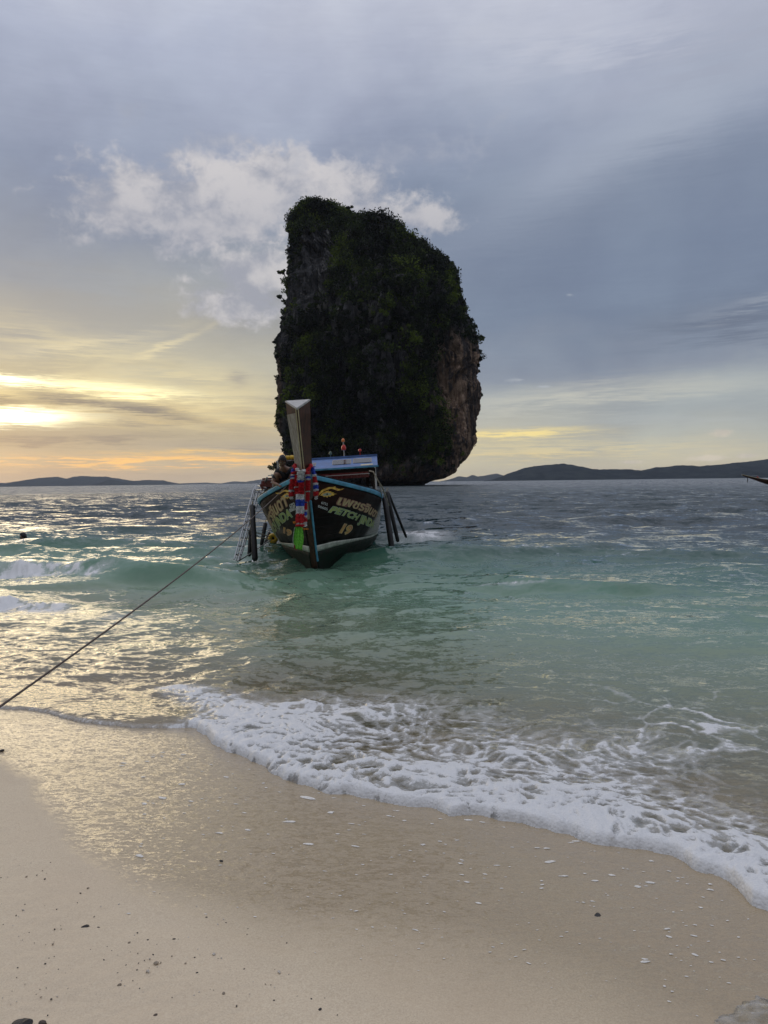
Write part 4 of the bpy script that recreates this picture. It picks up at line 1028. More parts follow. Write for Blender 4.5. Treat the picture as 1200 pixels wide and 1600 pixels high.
# ------------------------------------------------------------------ lettering and painted eyes, laid on the planking
def hull_hit(side, px, py):
    o_ = BI @ Vector((0, 0, CAM_H)); d_ = (BI.to_3x3() @ ray(px, py)).normalized()
    prev = None
    for i in range(4000):
        t_ = 12 + i * 0.003; q = o_ + d_ * t_
        f_ = side * q.x - hb(q.y, min(max(q.z, -0.5), 1.85))
        if q.y > fa(min(max(q.z, -.5), 3.2)) and f_ < 0: return q.y, q.z
    return None
def lay_on_hull(src, name, mat, side, A, U_, V_, off, parent):
    "src: mesh in text space; A + x*U + y*V gives (aft, height) on the hull"
    me = src.copy(); bm_ = bmesh.new(); bm_.from_mesh(me)
    bmesh.ops.triangulate(bm_, faces=bm_.faces[:])
    bmesh.ops.subdivide_edges(bm_, edges=[e_ for e_ in bm_.edges if e_.calc_length() > 0.35], cuts=2)
    for v_ in bm_.verts:
        x_, y_ = v_.co.x, v_.co.y
        a_ = A[0] + x_ * U_[0] + y_ * V_[0]; z_ = A[1] + x_ * U_[1] + y_ * V_[1]
        v_.co = hull_pt(side, a_, z_, off + v_.co.z)
    bm_.to_mesh(me); bm_.free(); me.materials.clear()
    return link(name, me, mat, parent)
def text_mesh(body, offset=0.0, shear=0.0, space=1.0):
    cu = bpy.data.curves.new('lettering', 'FONT'); cu.body = body; cu.size = 1.0; cu.offset = offset; cu.shear = shear; cu.resolution_u = 3; cu.space_character = space
    ob = bpy.data.objects.new('lettering', cu); COL.objects.link(ob)
    dg = bpy.context.evaluated_depsgraph_get(); me = bpy.data.meshes.new_from_object(ob.evaluated_get(dg))
    bpy.data.objects.remove(ob); return me
M_LETY = pbr('yellow_green_lettering', (0.40, 0.42, 0.08), 0.5, var=0.3, scale=5, col2=(0.20, 0.34, 0.12))
M_LETO = pbr('orange_yellow_lettering', (0.60, 0.36, 0.06), 0.5, var=0.3, scale=6, col2=(0.42, 0.15, 0.06))
M_LETC = pbr('cream_lettering', (0.50, 0.42, 0.20), 0.5, var=0.35, scale=5, col2=(0.45, 0.25, 0.12))
M_OUTP = pbr('pink_red_outline', (0.30, 0.10, 0.07), 0.5, var=0.3, scale=5)
M_OUTW = pbr('pale_green_outline', (0.40, 0.48, 0.36), 0.5, var=0.3, scale=5)
M_LETW = pbr('white_lettering', (0.62, 0.62, 0.60), 0.5, var=0.1)
M_OUTD = pbr('dark_outline', (0.02, 0.02, 0.015), 0.5)
def letter(body, side, p0, p1, ph, mat, mat_o, bold=0.02, outl=0.055, shear=0.15, label=None, wmax=None):
    "baseline from pixel p0 to p1, cap height reaching pixel ph above p0"
    A0, A1, AH = hull_hit(side, *p0), hull_hit(side, *p1), hull_hit(side, *ph)
    t0 = text_mesh(body, 0.0, shear); wid = max(v.co.x for v in t0.vertices) or 1
    U_ = ((A1[0] - A0[0]) / wid, (A1[1] - A0[1]) / wid)
    V_ = ((AH[0] - A0[0]) / 0.72, (AH[1] - A0[1]) / 0.72)
    ch = None
    if outl: lay_on_hull(text_mesh(body, outl, shear), 'lettering_outline', mat_o, side, A0, U_, V_, 0.005, BOAT)
    return lay_on_hull(text_mesh(body, bold, shear), 'lettering', mat, side, A0, U_, V_, 0.009, BOAT)
THAI = '\u0e40\u0e1e\u0e0a\u0e23\u0e08\u0e34\u0e19\u0e14\u0e32'
letter(THAI, 1, (523, 787), (587, 810), (526, 773), M_LETC, M_OUTP, 0.022, 0.065, 0.2)
letter('PETCH', 1, (512.5, 799.5), (558, 813), (516, 790), M_LETY, M_OUTW, 0.03, 0.075, 0.25)
letter('JINDA', 1, (560.5, 816), (582, 825), (563, 804), M_LETY, M_OUTW, 0.03, 0.075, 0.25)
letter('19', 1, (527, 831), (546, 835), (531, 817), M_LETO, M_LETC, 0.02, 0.075, 0.25)
letter('6752', 1, (501, 787), (511, 790), (501.5, 783), M_LETW, M_LETW, 0.012, 0, 0.0)
letter('00605', 1, (496, 792.5), (511, 797.5), (496.5, 788.5), M_LETW, M_LETW, 0.012, 0, 0.0)
letter('19', -1, (441, 831), (455, 838), (440, 822), M_LETO, M_LETC, 0.02, 0.07, 0.1)
def letter_sb(body, px_end, py_end, a_len, slope, h, mat, mat_o, outl=0.06):
    "starboard side: runs from aft to the bow, ending at the pixel; length and height in metres on the planking"
    A1 = hull_hit(-1, px_end, py_end); t0 = text_mesh(body, 0, 0.15); wid = max(v.co.x for v in t0.vertices)
    A0 = (A1[0] + a_len, A1[1] - slope); U_ = (-a_len / wid, slope / wid); V_ = (0, h / 0.72)
    lay_on_hull(text_mesh(body, outl, 0.15), 'lettering_outline', mat_o, -1, A0, U_, V_, 0.005, BOAT)
    lay_on_hull(text_mesh(body, 0.025, 0.15), 'lettering', mat, -1, A0, U_, V_, 0.009, BOAT)
letter_sb(THAI, 450, 789, 2.6, 0.62, 0.23, M_LETC, M_OUTP, 0.065)
letter_sb('PETCH JINDA', 457, 807, 3.1, 0.60, 0.17, M_LETY, M_OUTW)
letter_sb('6752', 462, 790, 0.26, 0.05, 0.07, M_LETW, M_LETW, 0.02)
letter_sb('00605', 463, 796, 0.32, 0.06, 0.07, M_LETW, M_LETW, 0.02)
# eye with flames: outline in a unit frame, x 0..1 away from the stem, y up
def poly_mesh(pts):
    me = bpy.data.meshes.new('patch'); bm_ = bmesh.new(); f_ = bm_.faces.new([bm_.verts.new((x_, y_, 0)) for x_, y_ in pts])
    bmesh.ops.triangulate(bm_, faces=[f_]); bmesh.ops.subdivide_edges(bm_, edges=bm_.edges[:], cuts=1); bm_.to_mesh(me); bm_.free(); return me
brow = [(0.0, -0.16), (0.02, 0.16), (0.10, 0.36), (0.22, 0.50), (0.36, 0.60), (0.52, 0.60), (0.60, 0.66), (0.62, 0.56), (0.74, 0.42), (0.84, 0.40), (1.0, 0.46), (0.92, 0.34), (0.80, 0.28), (0.70, 0.26), (0.66, 0.30),
        (0.56, 0.40), (0.44, 0.46), (0.30, 0.38), (0.18, 0.26), (0.10, 0.12), (0.05, 0.02)]
lid = [(0.06, -0.06), (0.14, 0.14), (0.26, 0.26), (0.36, 0.32), (0.36, 0.24), (0.46, 0.24), (0.46, 0.16), (0.58, 0.12), (0.52, 0.06), (0.70, 0.0), (0.56, -0.06), (0.60, -0.12), (0.48, -0.14), (0.44, -0.22), (0.36, -0.16), (0.34, -0.28), (0.26, -0.18), (0.20, -0.22), (0.16, -0.12)]
white = [(0.12, -0.03), (0.20, 0.09), (0.30, 0.14), (0.40, 0.10), (0.48, 0.02), (0.40, -0.07), (0.28, -0.11), (0.18, -0.09)]
def circ(cx_, cy_, r_, sx=1.0, n=14): return [(cx_ + r_ * sx * math.cos(6.2832 * k / n), cy_ + r_ * math.sin(6.2832 * k / n)) for k in range(n)]
M_FLAME = pbr('flame_yellow_paint', (0.80, 0.52, 0.07), 0.5, var=0.4, scale=9, col2=(0.55, 0.20, 0.03)); M_SCL = pbr('eye_white_paint', (0.50, 0.52, 0.38), 0.5)
def eye(side, p0, p1, ph):
    A0, A1, AH = hull_hit(side, *p0), hull_hit(side, *p1), hull_hit(side, *ph)
    U_ = (A1[0] - A0[0], A1[1] - A0[1]); V_ = (AH[0] - A0[0], AH[1] - A0[1])
    e0 = lay_on_hull(poly_mesh(brow), 'eyebrow_flame', M_FLAME, side, A0, U_, V_, 0.006, BOAT)
    e1 = lay_on_hull(poly_mesh(lid), 'painted_eye', M_FLAME, side, A0, U_, V_, 0.006, BOAT)
    lay_on_hull(poly_mesh(white), 'eye_white', M_SCL, side, A0, U_, V_, 0.010, e1)
    lay_on_hull(poly_mesh(circ(0.30, 0.02, 0.095, 0.55)), 'iris', M_OUTW, side, A0, U_, V_, 0.013, e1)
    lay_on_hull(poly_mesh(circ(0.30, 0.02, 0.065, 0.55)), 'pupil', M_OUTD, side, A0, U_, V_, 0.016, e1)
eye(1, (497, 773), (537, 771), (498, 754))
eye(-1, (459, 774), (431, 777), (459, 757))

# ------------------------------------------------------------------ ribbons and garlands on the prow (each lifts off by itself)
def clothm(n, c, c2=None): return pbr(n, c, 0.75, var=0.45, scale=38, bump=0.9, bscale=90, col2=c2, spec=0.3)
CL = {'r': clothm('red_ribbon', (0.50, 0.018, 0.025)), 'w': clothm('white_ribbon', (0.62, 0.62, 0.63), (0.36, 0.37, 0.40)), 'b': clothm('blue_ribbon', (0.03, 0.075, 0.50)),
      'g': clothm('green_cloth', (0.20, 0.60, 0.07), (0.10, 0.36, 0.04)), 'o': clothm('orange_bloom', (0.70, 0.24, 0.02)), 's': clothm('silver_blossom', (0.66, 0.67, 0.66), (0.40, 0.41, 0.42))}
CN = {'r': 'red_band', 'w': 'white_band', 'b': 'blue_band', 'g': 'green_cloth', 'o': 'orange_bloom', 's': 'blossom_band'}
def bpt(px, py, dy):
    "point in boat space on the ray through a pixel, at fore-aft coordinate dy"
    o_ = BI @ Vector((0, 0, CAM_H)); d_ = BI.to_3x3() @ ray(px, py); return o_ + d_ * ((dy - o_.y) / d_.y)
def garland(label, path, segs, rad, seed, ruff=0.22, step=0.022):
    "path: boat-space points from the top down; segs: (colour, share, radius factor)"
    r = random.Random(seed)
    root = empty('garland', BM @ Vector(path[0]), BOAT.rotation_euler); tag(root, label, 'garland', 'ribbon garlands hung on the boat prow')
    pts = [Vector(p_) for p_ in path]; o0 = pts[0].copy()
    L_ = [0]
    for i in range(1, len(pts)): L_.append(L_[-1] + (pts[i] - pts[i - 1]).length)
    tot = L_[-1]
    def pt(s_):
        s_ = min(max(s_, 0), tot)
        for i in range(1, len(pts)):
            if s_ <= L_[i] + 1e-9: return pts[i - 1].lerp(pts[i], (s_ - L_[i - 1]) / max(L_[i] - L_[i - 1], 1e-9))
        return pts[-1]
    s0 = 0; ssum = sum(q[1] for q in segs)
    for (c_, sh, rf) in segs:
        s1 = s0 + tot * sh / ssum; nn_ = max(2, int((s1 - s0) / step)); mb = MB(); n = 12
        vs = []
        for i in range(nn_ * 2 + 1):
            q = pt(s0 + (s1 - s0) * i / (nn_ * 2)) - o0
            big_ = (i % 2 == 1)
            for k in range(n):
                w_ = 6.2832 * k / n + (0.26 if big_ else 0)
                rr_ = 1.3 * rad * rf * ((1.0 if big_ else 1 - ruff) + r.uniform(-0.12, 0.14))
                vs.append(q + Vector((math.cos(w_) * rr_, math.sin(w_) * rr_, r.uniform(-0.006, 0.006))))
        m_ = nn_ * 2 + 1
        mb.add(vs, [(i * n + k, i * n + (k + 1) % n, (i + 1) * n + (k + 1) % n, (i + 1) * n + k) for i in range(m_ - 1) for k in range(n)] + [tuple(range(n))[::-1], tuple((m_ - 1) * n + k for k in range(n))])
        # loose petals and tassel ends
        for i in range(int(26 * (s1 - s0) / 0.1)):
            q = pt(r.uniform(s0, s1)) - o0; w_ = r.uniform(0, 6.28); d_ = Vector((math.cos(w_), math.sin(w_), 0)); e_ = q + d_ * rad * rf * r.uniform(1.1, 1.75) + Vector((0, 0, r.uniform(-0.03, 0.0)))
            t_ = Vector((-d_.y, d_.x, 0)) * 0.013
            mb.add([q + d_ * rad * rf * 0.6 - t_, q + d_ * rad * rf * 0.6 + t_, e_ + t_ * 0.7, e_ - t_ * 0.7], [(0, 1, 2, 3)])
        mb.build(CN[c_], CL[c_], root); s0 = s1
    return root
F0 = -1.02
def pp(lst, dy=F0): return [tuple(bpt(a_, b_, dy if not isinstance(dy, (list, tuple)) else dy[i])) for i, (a_, b_) in enumerate(lst)]
# collar: wraps round the timber
garland('red ribbon collar wrapped in a V around the prow timber above the hanging garlands', pp([(464.5, 722), (459.5, 728), (465, 735), (472, 741), (479, 736), (486, 728), (482, 722)], [-0.72, -0.9, -1.0, -1.08, -1.0, -0.9, -0.72]), [('r', 1, 1)], 0.032, 1, 0.15)
garland('white blossom garland with a blue tip hanging from the collar on the prow', pp([(470.5, 735), (470, 744), (469.5, 753.5)], -1.13), [('s', .82, 1), ('b', .18, 0.95)], 0.055, 2, 0.3)
garland('small white pompom at the left end of the blossom garland', pp([(464.5, 731.5), (465, 735)], -1.08), [('s', 1, 1)], 0.030, 3)
garland('small white pompom at the right end of the blossom garland', pp([(474.5, 733.5), (475, 737)], -1.10), [('s', 1, 1)], 0.030, 4)
garland('outermost left garland on the prow, banded red, white and blue with a frayed red end', pp([(459.5, 737), (457.5, 748), (455.5, 765), (455.5, 780)], -0.98), [('r', .10, 1), ('w', .05, 1), ('b', .06, 1), ('w', .06, 1), ('r', .38, 1.05), ('w', .08, 1), ('r', .17, 1.05), ('w', .10, .6)], 0.046, 5, 0.3)
garland('red fringed garland second from the left, behind the blossom garland', pp([(464, 742), (463, 760), (464, 772)], -1.02), [('r', .6, 1), ('w', .06, 1), ('r', .34, 1)], 0.036, 6, 0.35)
garland('red fringed cluster just below the blue tip of the blossom garland', pp([(471, 753), (470.5, 771)], -1.12), [('r', 1, 1)], 0.050, 7, 0.35)
garland('left strand of the long double garland above the green cloth', pp([(466, 769), (466, 786), (466, 822)], -1.12), [('r', .05, 1), ('w', .16, 1), ('b', .19, 1.05), ('w', .22, 1), ('r', .26, 1.12), ('w', .05, .8), ('r', .05, 1.2)], 0.036, 8, 0.16)
garland('right strand of the long double garland above the green cloth', pp([(471.8, 769), (471.8, 786), (471.3, 822)], -1.12), [('r', .05, 1), ('w', .16, 1), ('b', .19, 1.05), ('w', .22, 1), ('r', .26, 1.12), ('w', .05, .8), ('r', .05, 1.2)], 0.036, 9, 0.16)
garland('red garland right of the blossom, with one white and blue band near its top', pp([(480.5, 737), (481, 750), (480.5, 783)], -1.05), [('r', .10, .9), ('w', .05, 1), ('b', .08, 1), ('w', .06, 1), ('r', .36, 1.0), ('w', .04, .9), ('r', .31, .8)], 0.042, 10, 0.32)
garland('thin low garland right of the long double one, ending in white beads', pp([(477.5, 784), (477, 800), (476.8, 822)], -1.02), [('b', .06, .7), ('r', .28, .9), ('w', .07, 1), ('b', .15, 1), ('w', .08, 1), ('r', .18, 1), ('w', .18, .9)], 0.032, 11, 0.2)
garland('rightmost garland on the prow, blue at its top, ending in a white tassel', pp([(487.5, 729), (491, 742), (493.5, 760), (494, 780)], [-0.86, -0.92, -0.95, -0.95]), [('b', .26, .8), ('w', .07, .9), ('r', .20, .85), ('w', .06, 1), ('b', .12, 1), ('w', .06, 1), ('r', .15, 1), ('w', .10, .6)], 0.042, 12, 0.28)
garland('orange bloom sticking out left of the thick red band', pp([(459, 815), (463, 817)], -1.10), [('o', 1, 1)], 0.022, 13)
garland('orange bloom sticking out right, beside the top of the green cloth', pp([(474, 825.5), (480.5, 826.5)], -1.08), [('o', 1, 1)], 0.020, 14)
garland('short blue ribbon bunch left of the collar', pp([(459.5, 732), (457.5, 738)], -0.92), [('b', 1, 1)], 0.036, 15)
def ribbon(name, label, pxs, dy, w_, mat, seed, cat='cloth'):
    r = random.Random(seed); P_ = pp(pxs, dy); o0 = Vector(P_[0]); vs = []; n = 9; m_ = 14
    for i in range(m_ + 1):
        t_ = i / m_ * (len(P_) - 1); k = min(int(t_), len(P_) - 2); q = Vector(P_[k]).lerp(Vector(P_[k + 1]), t_ - k) - o0
        ww = w_ * (0.75 + 0.35 * min(1, i / m_ * 2)) * (1 if i < m_ - 2 else 0.85)
        for j in range(n + 1):
            s_ = j / n - 0.5; vs.append(q + Vector((s_ * ww, math.sin(s_ * 17 + i * 0.15) * 0.022, -0.05 * s_ * (i == m_) + r.uniform(-.003, .003))))
    M_ = n + 1
    fs = [(i * M_ + j, i * M_ + j + 1, (i + 1) * M_ + j + 1, (i + 1) * M_ + j) for i in range(m_) for j in range(n)]
    ob = MB().add(vs, fs).build(name, mat, None, True); sm = ob.modifiers.new('thickness', 'SOLIDIFY'); sm.thickness = 0.004
    ob.location = BM @ o0; ob.rotation_euler = BOAT.rotation_euler; return tag(ob, label, cat)
ribbon('cloth_strip', 'bright green cloth strip, the front one hanging below the long garland', [(468, 823), (468, 840), (467, 858.5)], -1.12, 0.145, CL['g'], 1)
ribbon('cloth_strip', 'narrow bright green cloth strip behind the front one, tied on its left', [(463.5, 823), (462.5, 838), (461.5, 852)], -1.08, 0.075, CL['g'], 2)
ribbon('cloth_strip', 'faded white cloth strip hanging left of the green cloth', [(462, 824), (460.5, 838), (459.5, 850)], -1.05, 0.055, CL['w'], 3)
ribbon('cloth_strip', 'short red cloth end peeping out left below the green cloth', [(461.5, 846), (461.5, 858)], -1.06, 0.045, CL['r'], 4)
# ------------------------------------------------------------------ gear hanging on the boat
def world_b(p_): return BM @ Vector(p_)
def fender(label, p0, p1, Y0, Y1, r0, r1):
    a_, b_ = at(*p0, Y0), at(*p1, Y1); a_, b_ = Vector(a_), Vector(b_)
    root = empty('fender', a_); tag(root, label, 'fender', 'black fender poles hanging along the boat')
    d_ = b_ - a_
    q = [Vector((0, 0, 0)), d_ * 0.03, d_ * 0.3, d_ * 0.6, d_ * 0.97, d_]
    MB().tube(q, [r0 * 0.6, r0, r0 * 0.95, (r0 + r1) / 2, r1, r1 * 0.6], 12).build('fender_body', M_RUBBER, root, True)
    MB().tube([Vector((0, 0, -0.03)), Vector((0.0, 0.02, 0.06)), Vector((0.02, 0.03, 0.10))], 0.012, 6).build('lashing', M_ROPE, root)
fender('thick black fender pole nearest on the right side of the boat', (601, 777), (613, 862), 18.3, 17.6, 0.075, 0.070)
fender('black fender pole right of the thick one, reaching less far down', (604, 768), (622, 847), 19.5, 19.3, 0.055, 0.050)
fender('thin black pole leaning farthest out to the right of the boat', (606, 768), (635, 840), 20.2, 20.6, 0.036, 0.036)
fender('thick black fender pole nearest on the left side of the boat, beside the steel ladder', (394, 789), (398.5, 876), 17.2, 16.4, 0.062, 0.066)
fender('black fender pole just behind the thick left one, leaning inward', (394.5, 792), (389.5, 869), 18.0, 17.4, 0.050, 0.050)
fender('short black fender pole under the left flare of the hull', (415, 817), (408.5, 852), 19.4, 19.2, 0.055, 0.050)
fender('short slanting black pole between the left fenders and the yellow float', (421, 832), (414.5, 849), 20.5, 20.3, 0.045, 0.040)

# boarding ladder: folded steel frame hung over the left side
YL0, YL1 = 18.0, 16.6
lad = empty('boarding_ladder', at(403, 760, YL0)); tag(lad, 'folded steel boarding ladder hung over the left side of the boat down to the water', 'ladder')
lo = Vector(lad.location)
tops = [(396.5, 763.5), (400.5, 758.5), (405, 761.5), (409, 766)]
bots = [(365.8, 874), (368.8, 876), (371.8, 876.5), (375, 873.5)]
for i, (t_, b_) in enumerate(zip(tops, bots)):
    dy = (i % 2) * 0.16
    MB().tube([at(*t_, YL0 + dy) - lo, at(*b_, YL1 + dy) - lo], 0.017, 8).build('rail', M_STEEL, lad)
for k in range(9):
    f_ = (k + 0.4) / 9.0
    q = [(at(*tops[i], YL0 + (i % 2) * 0.16) * (1 - f_) + at(*bots[i], YL1 + (i % 2) * 0.16) * f_) - lo for i in range(4)]
    MB().tube([q[0], q[1], q[2], q[3], q[0]], 0.013, 6).build('rung', M_STEEL, lad)
for (a_, Ya, b_, Yb) in (((374, 876), 16.7, (423, 843.5), 19.6), ((371, 877), 16.6, (398, 861), 17.6), ((388, 829), 17.4, (421, 838), 19.6), ((388, 832.5), 17.5, (418, 843), 19.7),
                         ((403, 759), 18.1, (416, 762), 17.2), ((398, 766), 18.1, (414, 765), 17.3), ((409, 764), 18.2, (417, 746), 17.0), ((413, 763), 18.1, (418, 746.5), 17.1)):
    MB().tube([at(*a_, Ya) - lo, at(*b_, Yb) - lo], 0.015, 6).build('strut', M_STEEL, lad)
fl = at(427, 841, 19.7)
yf = empty('float', fl); tag(yf, 'round yellow float with a dark centre against the left side of the hull', 'float')
mb = MB(); n = 20; m_ = 10
vs = [Vector(((0.085 + 0.055 * math.cos(6.2832 * j / m_)) * math.cos(6.2832 * i / n), 0.06 * math.sin(6.2832 * j / m_), (0.085 + 0.055 * math.cos(6.2832 * j / m_)) * math.sin(6.2832 * i / n))) for i in range(n) for j in range(m_)]
mb.add(vs, [(i * m_ + j, i * m_ + (j + 1) % m_, ((i + 1) % n) * m_ + (j + 1) % m_, ((i + 1) % n) * m_ + j) for i in range(n) for j in range(m_)]).build('float_ring', M_YEL, yf, True)
MB().tube([(0, -0.02, 0), (0, 0.03, 0)], 0.05, 14).build('core', M_RUBBER, yf)
# yellow foam rolls lashed on a rack left of the prow
yr = empty('foam_roll', at(453, 715, 18.0)); tag(yr, 'yellow foam rolls tied end to end on a rack just left of the prow', 'float')
MB().tube([(-0.115, 0, 0), (-0.10, 0, 0), (-0.012, 0, 0), (0.0, 0, 0)], [0.03, 0.052, 0.052, 0.035], 12).build('roll', M_YEL, yr, True)
MB().tube([(0.0, 0, 0.004), (0.012, 0, 0.004), (0.11, 0, 0.004), (0.125, 0, 0.004)], [0.035, 0.054, 0.052, 0.03], 12).build('roll', M_YEL, yr, True)
rk = BI @ at(453, 719.5, 18.0)
MB().tube([(rk.x - 0.30, rk.y, 1.84), (rk.x - 0.30, rk.y, rk.z - 0.012)], 0.022, 6).tube([(rk.x + 0.25, rk.y, 1.1), (rk.x + 0.25, rk.y, rk.z - 0.012)], 0.022, 6).tube([(rk.x - 0.34, rk.y, rk.z - 0.004), (rk.x + 0.3, rk.y, rk.z - 0.004)], 0.018, 6).tube([(rk.x - 0.30, rk.y, 1.84), (rk.x - 0.30, 2.55, 1.82)], 0.022, 6).build('rack', M_STEEL, BOAT)

# ------------------------------------------------------------------ ropes
def rope(label, pts, r_, mat, sag=0.0, n=40, group=None):
    P_ = [Vector(p_) for p_ in pts]; q = []
    for i in range(len(P_) - 1):
        for k in range(n):
            t_ = k / n; v_ = P_[i].lerp(P_[i + 1], t_); v_.z -= sag * 4 * t_ * (1 - t_) if i == 0 else 0; q.append(v_)
    q.append(P_[-1])
    o0 = q[0]; mb = MB()
    tot = sum((q[i + 1] - q[i]).length for i in range(len(q) - 1))
    mb.tube([v_ - o0 for v_ in q], r_, 7)
    ob = mb.build('rope', mat, None, True); ob.location = o0
    return tag(ob, label, 'rope', group)
h0 = world_b((-0.40, 0.0, 1.66))
p1 = at(0, 1104, 4.35); p2 = ground(-210, 1215, 0.12)
dirr = (p1 - h0); p2 = p1 + dirr.normalized() * 1.6; p2.z = sand_h(p2.x, p2.y) - 0.03
rope('long brown mooring rope running from the bow down to the sand at the left edge', [h0, p1, p2], [0.0078] * 81, M_ROPED, 0.10)
rope('pale rope draped from the crimson crossbeam over the right gunwale', [at(577, 736, 17.4), at(583, 737, 17.3), at(590, 750, 17.3), at(598, 763, 17.5), at(603, 777, 17.8)], 0.016, M_ROPE, 0, 6, 'pale ropes at the right gunwale')
rope('thinner pale rope hanging straight beside the draped one at the right gunwale', [at(592, 752, 17.5), at(595, 766, 17.5), at(597, 776, 17.7)], 0.010, M_ROPE, 0, 6, 'pale ropes at the right gunwale')
rope('pale rope slack around the head of the thick right fender', [at(597, 766, 17.9), at(602, 771, 17.7), at(605, 782, 17.8), at(608, 790, 17.9)], 0.010, M_ROPE, 0, 6, 'pale ropes at the right gunwale')

# ------------------------------------------------------------------ people
SKIN = pbr('skin', (0.20, 0.105, 0.065), 0.5, var=0.15, scale=10); HAIR = pbr('black_hair', (0.010, 0.008, 0.008), 0.5, var=0.4, scale=60, bump=0.6, bscale=120)
SHIRT = pbr('dark_shirt', (0.020, 0.020, 0.026), 0.85, var=0.4, scale=10, bump=0.4); SHORT = pbr('dark_shorts', (0.030, 0.030, 0.045), 0.85)
def skin_body(name, joints, edges, mat, parent, sub=2, root=0):
    me = bpy.data.meshes.new(name); me.from_pydata([j[:3] for j in joints], edges, []); ob = link(name, me, mat, parent)
    md = ob.modifiers.new('skin', 'SKIN'); md.use_smooth_shade = True
    for i, j in enumerate(joints):
        sv = me.skin_vertices[0].data[i]; sv.radius = (j[3], j[4] if len(j) > 4 else j[3]); sv.use_root = (i == root)
    sb = ob.modifiers.new('sub', 'SUBSURF'); sb.levels = sub; sb.render_levels = sub
    return ob
def head(parent, c, rotz, pitch, s_=1.0, tilt=0.0, skin=SKIN):
    M = Matrix.Rotation(rotz, 3, 'Z') @ Matrix.Rotation(tilt, 3, 'Y') @ Matrix.Rotation(pitch, 3, 'X')   # face looks along -Y
    c = Vector(c); g = lambda p_: c + M @ (Vector(p_) * s_)
    mb = MB(); nu, nv_ = 20, 16; vs = []
    for j in range(nv_ + 1):
        ph = math.pi * j / nv_
        for i in range(nu):
            t_ = 2 * math.pi * i / nu
            x_, y_, z_ = math.sin(ph) * math.cos(t_) * 0.074, math.sin(ph) * math.sin(t_) * 0.095, math.cos(ph) * 0.118
            low = max(0, -z_ / 0.118)
            x_ *= 1 - 0.32 * low ** 1.5; y_ = y_ * (1 - 0.25 * low) - 0.012 * low
            if y_ < 0: y_ *= 0.93
            if abs(z_ - 0.012) < 0.03 and y_ < -0.06: y_ += 0.008
            vs.append(g((x_, y_, z_)))
    mb.add(vs, [(j * nu + i, (j + 1) * nu + i, (j + 1) * nu + (i + 1) % nu, j * nu + (i + 1) % nu) for j in range(nv_) for i in range(nu)])
    hd = mb.build('head', skin, parent, True)
    MB().add([g(p_) for p_ in ((0, -0.088, 0.022), (-0.016, -0.084, -0.030), (0.016, -0.084, -0.030), (0, -0.112, -0.026), (0, -0.086, -0.036))], [(0, 1, 3), (0, 3, 2), (1, 4, 3), (3, 4, 2), (0, 2, 4, 1)]).build('nose', skin, hd, True)
    MB().ball(g((0, -0.082, -0.058)), 0.022 * s_, 10, 6, (1, 0.35, 0.32), M).build('mouth', pbr('lips', (0.16, 0.06, 0.05), 0.5), hd, True)
    for sx in (-1, 1):
        e_ = MB().ball(g((sx * 0.030, -0.080, 0.010)), 0.0125 * s_, 10, 6, (1, 0.6, 0.6), M).build('eye', M_SCL, hd, True)
        MB().ball(g((sx * 0.030, -0.0875, 0.010)), 0.0055 * s_, 8, 6, (1, 0.5, 1), M).build('pupil', M_OUTD, e_, True)
        MB().ball(g((sx * 0.030, -0.088, 0.031)), 0.017 * s_, 8, 4, (1, 0.3, 0.22), M).build('eyebrow', HAIR, hd, True)
        MB().ball(g((sx * 0.076, 0.005, 0.0)), 0.030 * s_, 8, 6, (0.35, 0.6, 1), M).build('ear', skin, hd, True)
    hm = MB(); vs = []; rr_ = random.Random(4)
    for j in range(nv_ + 1):
        ph = math.pi * j / nv_
        for i in range(nu):
            t_ = 2 * math.pi * i / nu; f_ = 1.14 + rr_.uniform(-0.02, 0.10)
            z_ = math.cos(ph); yy = math.sin(t_) * math.sin(ph)
            lim = 0.42 if yy < -0.35 else (-0.15 if yy < 0.1 else -0.55)
            z2 = max(z_, lim); k = math.sqrt(max(0, 1 - z2 * z2)) / max(math.sin(ph), 1e-3) if z_ < lim else 1
            k = min(k, 1.0) if z_ >= lim else 0.86
            vs.append(g((math.sin(ph) * math.cos(t_) * 0.074 * f_ * k, yy * 0.097 * f_ * k, (z2 * 0.118 * f_ + 0.008))))
    hm.add(vs, [(j * nu + i, (j + 1) * nu + i, (j + 1) * nu + (i + 1) % nu, j * nu + (i + 1) % nu) for j in range(nv_) for i in range(nu)])
    hm.build('hair', HAIR, parent, True)
    return hd
def hand(parent, w_, d_, up, skin=SKIN):
    "palm and five bent fingers growing from wrist w_ along d_"
    w_, d_, up = Vector(w_), Vector(d_).normalized(), Vector(up).normalized(); sd_ = d_.cross(up).normalized()
    J = [(*w_, .026, .018), (*(w_ + d_ * 0.05), .036, .017)]; E = [(0, 1)]
    for k, (o_, L_) in enumerate(((-0.027, 0.062), (-0.009, 0.072), (0.009, 0.068), (0.026, 0.052))):
        b_ = w_ + d_ * 0.082 + sd_ * o_; m1 = b_ + d_ * L_ * 0.5 - up * 0.010; t_ = m1 + d_ * L_ * 0.30 - up * L_ * 0.42; n = len(J)
        J += [(*b_, .0095), (*m1, .0085), (*t_, .007)]; E += [(1, n), (n, n + 1), (n + 1, n + 2)]
    b_ = w_ + d_ * 0.035 - sd_ * 0.036; n = len(J); J += [(*b_, .011), (*(b_ + d_ * 0.03 - sd_ * 0.016 - up * 0.012), .0095), (*(b_ + d_ * 0.05 - sd_ * 0.012 - up * 0.03), .008)]; E += [(1, n), (n, n + 1), (n + 1, n + 2)]
    return skin_body('hand', J, E, skin, parent, 1)
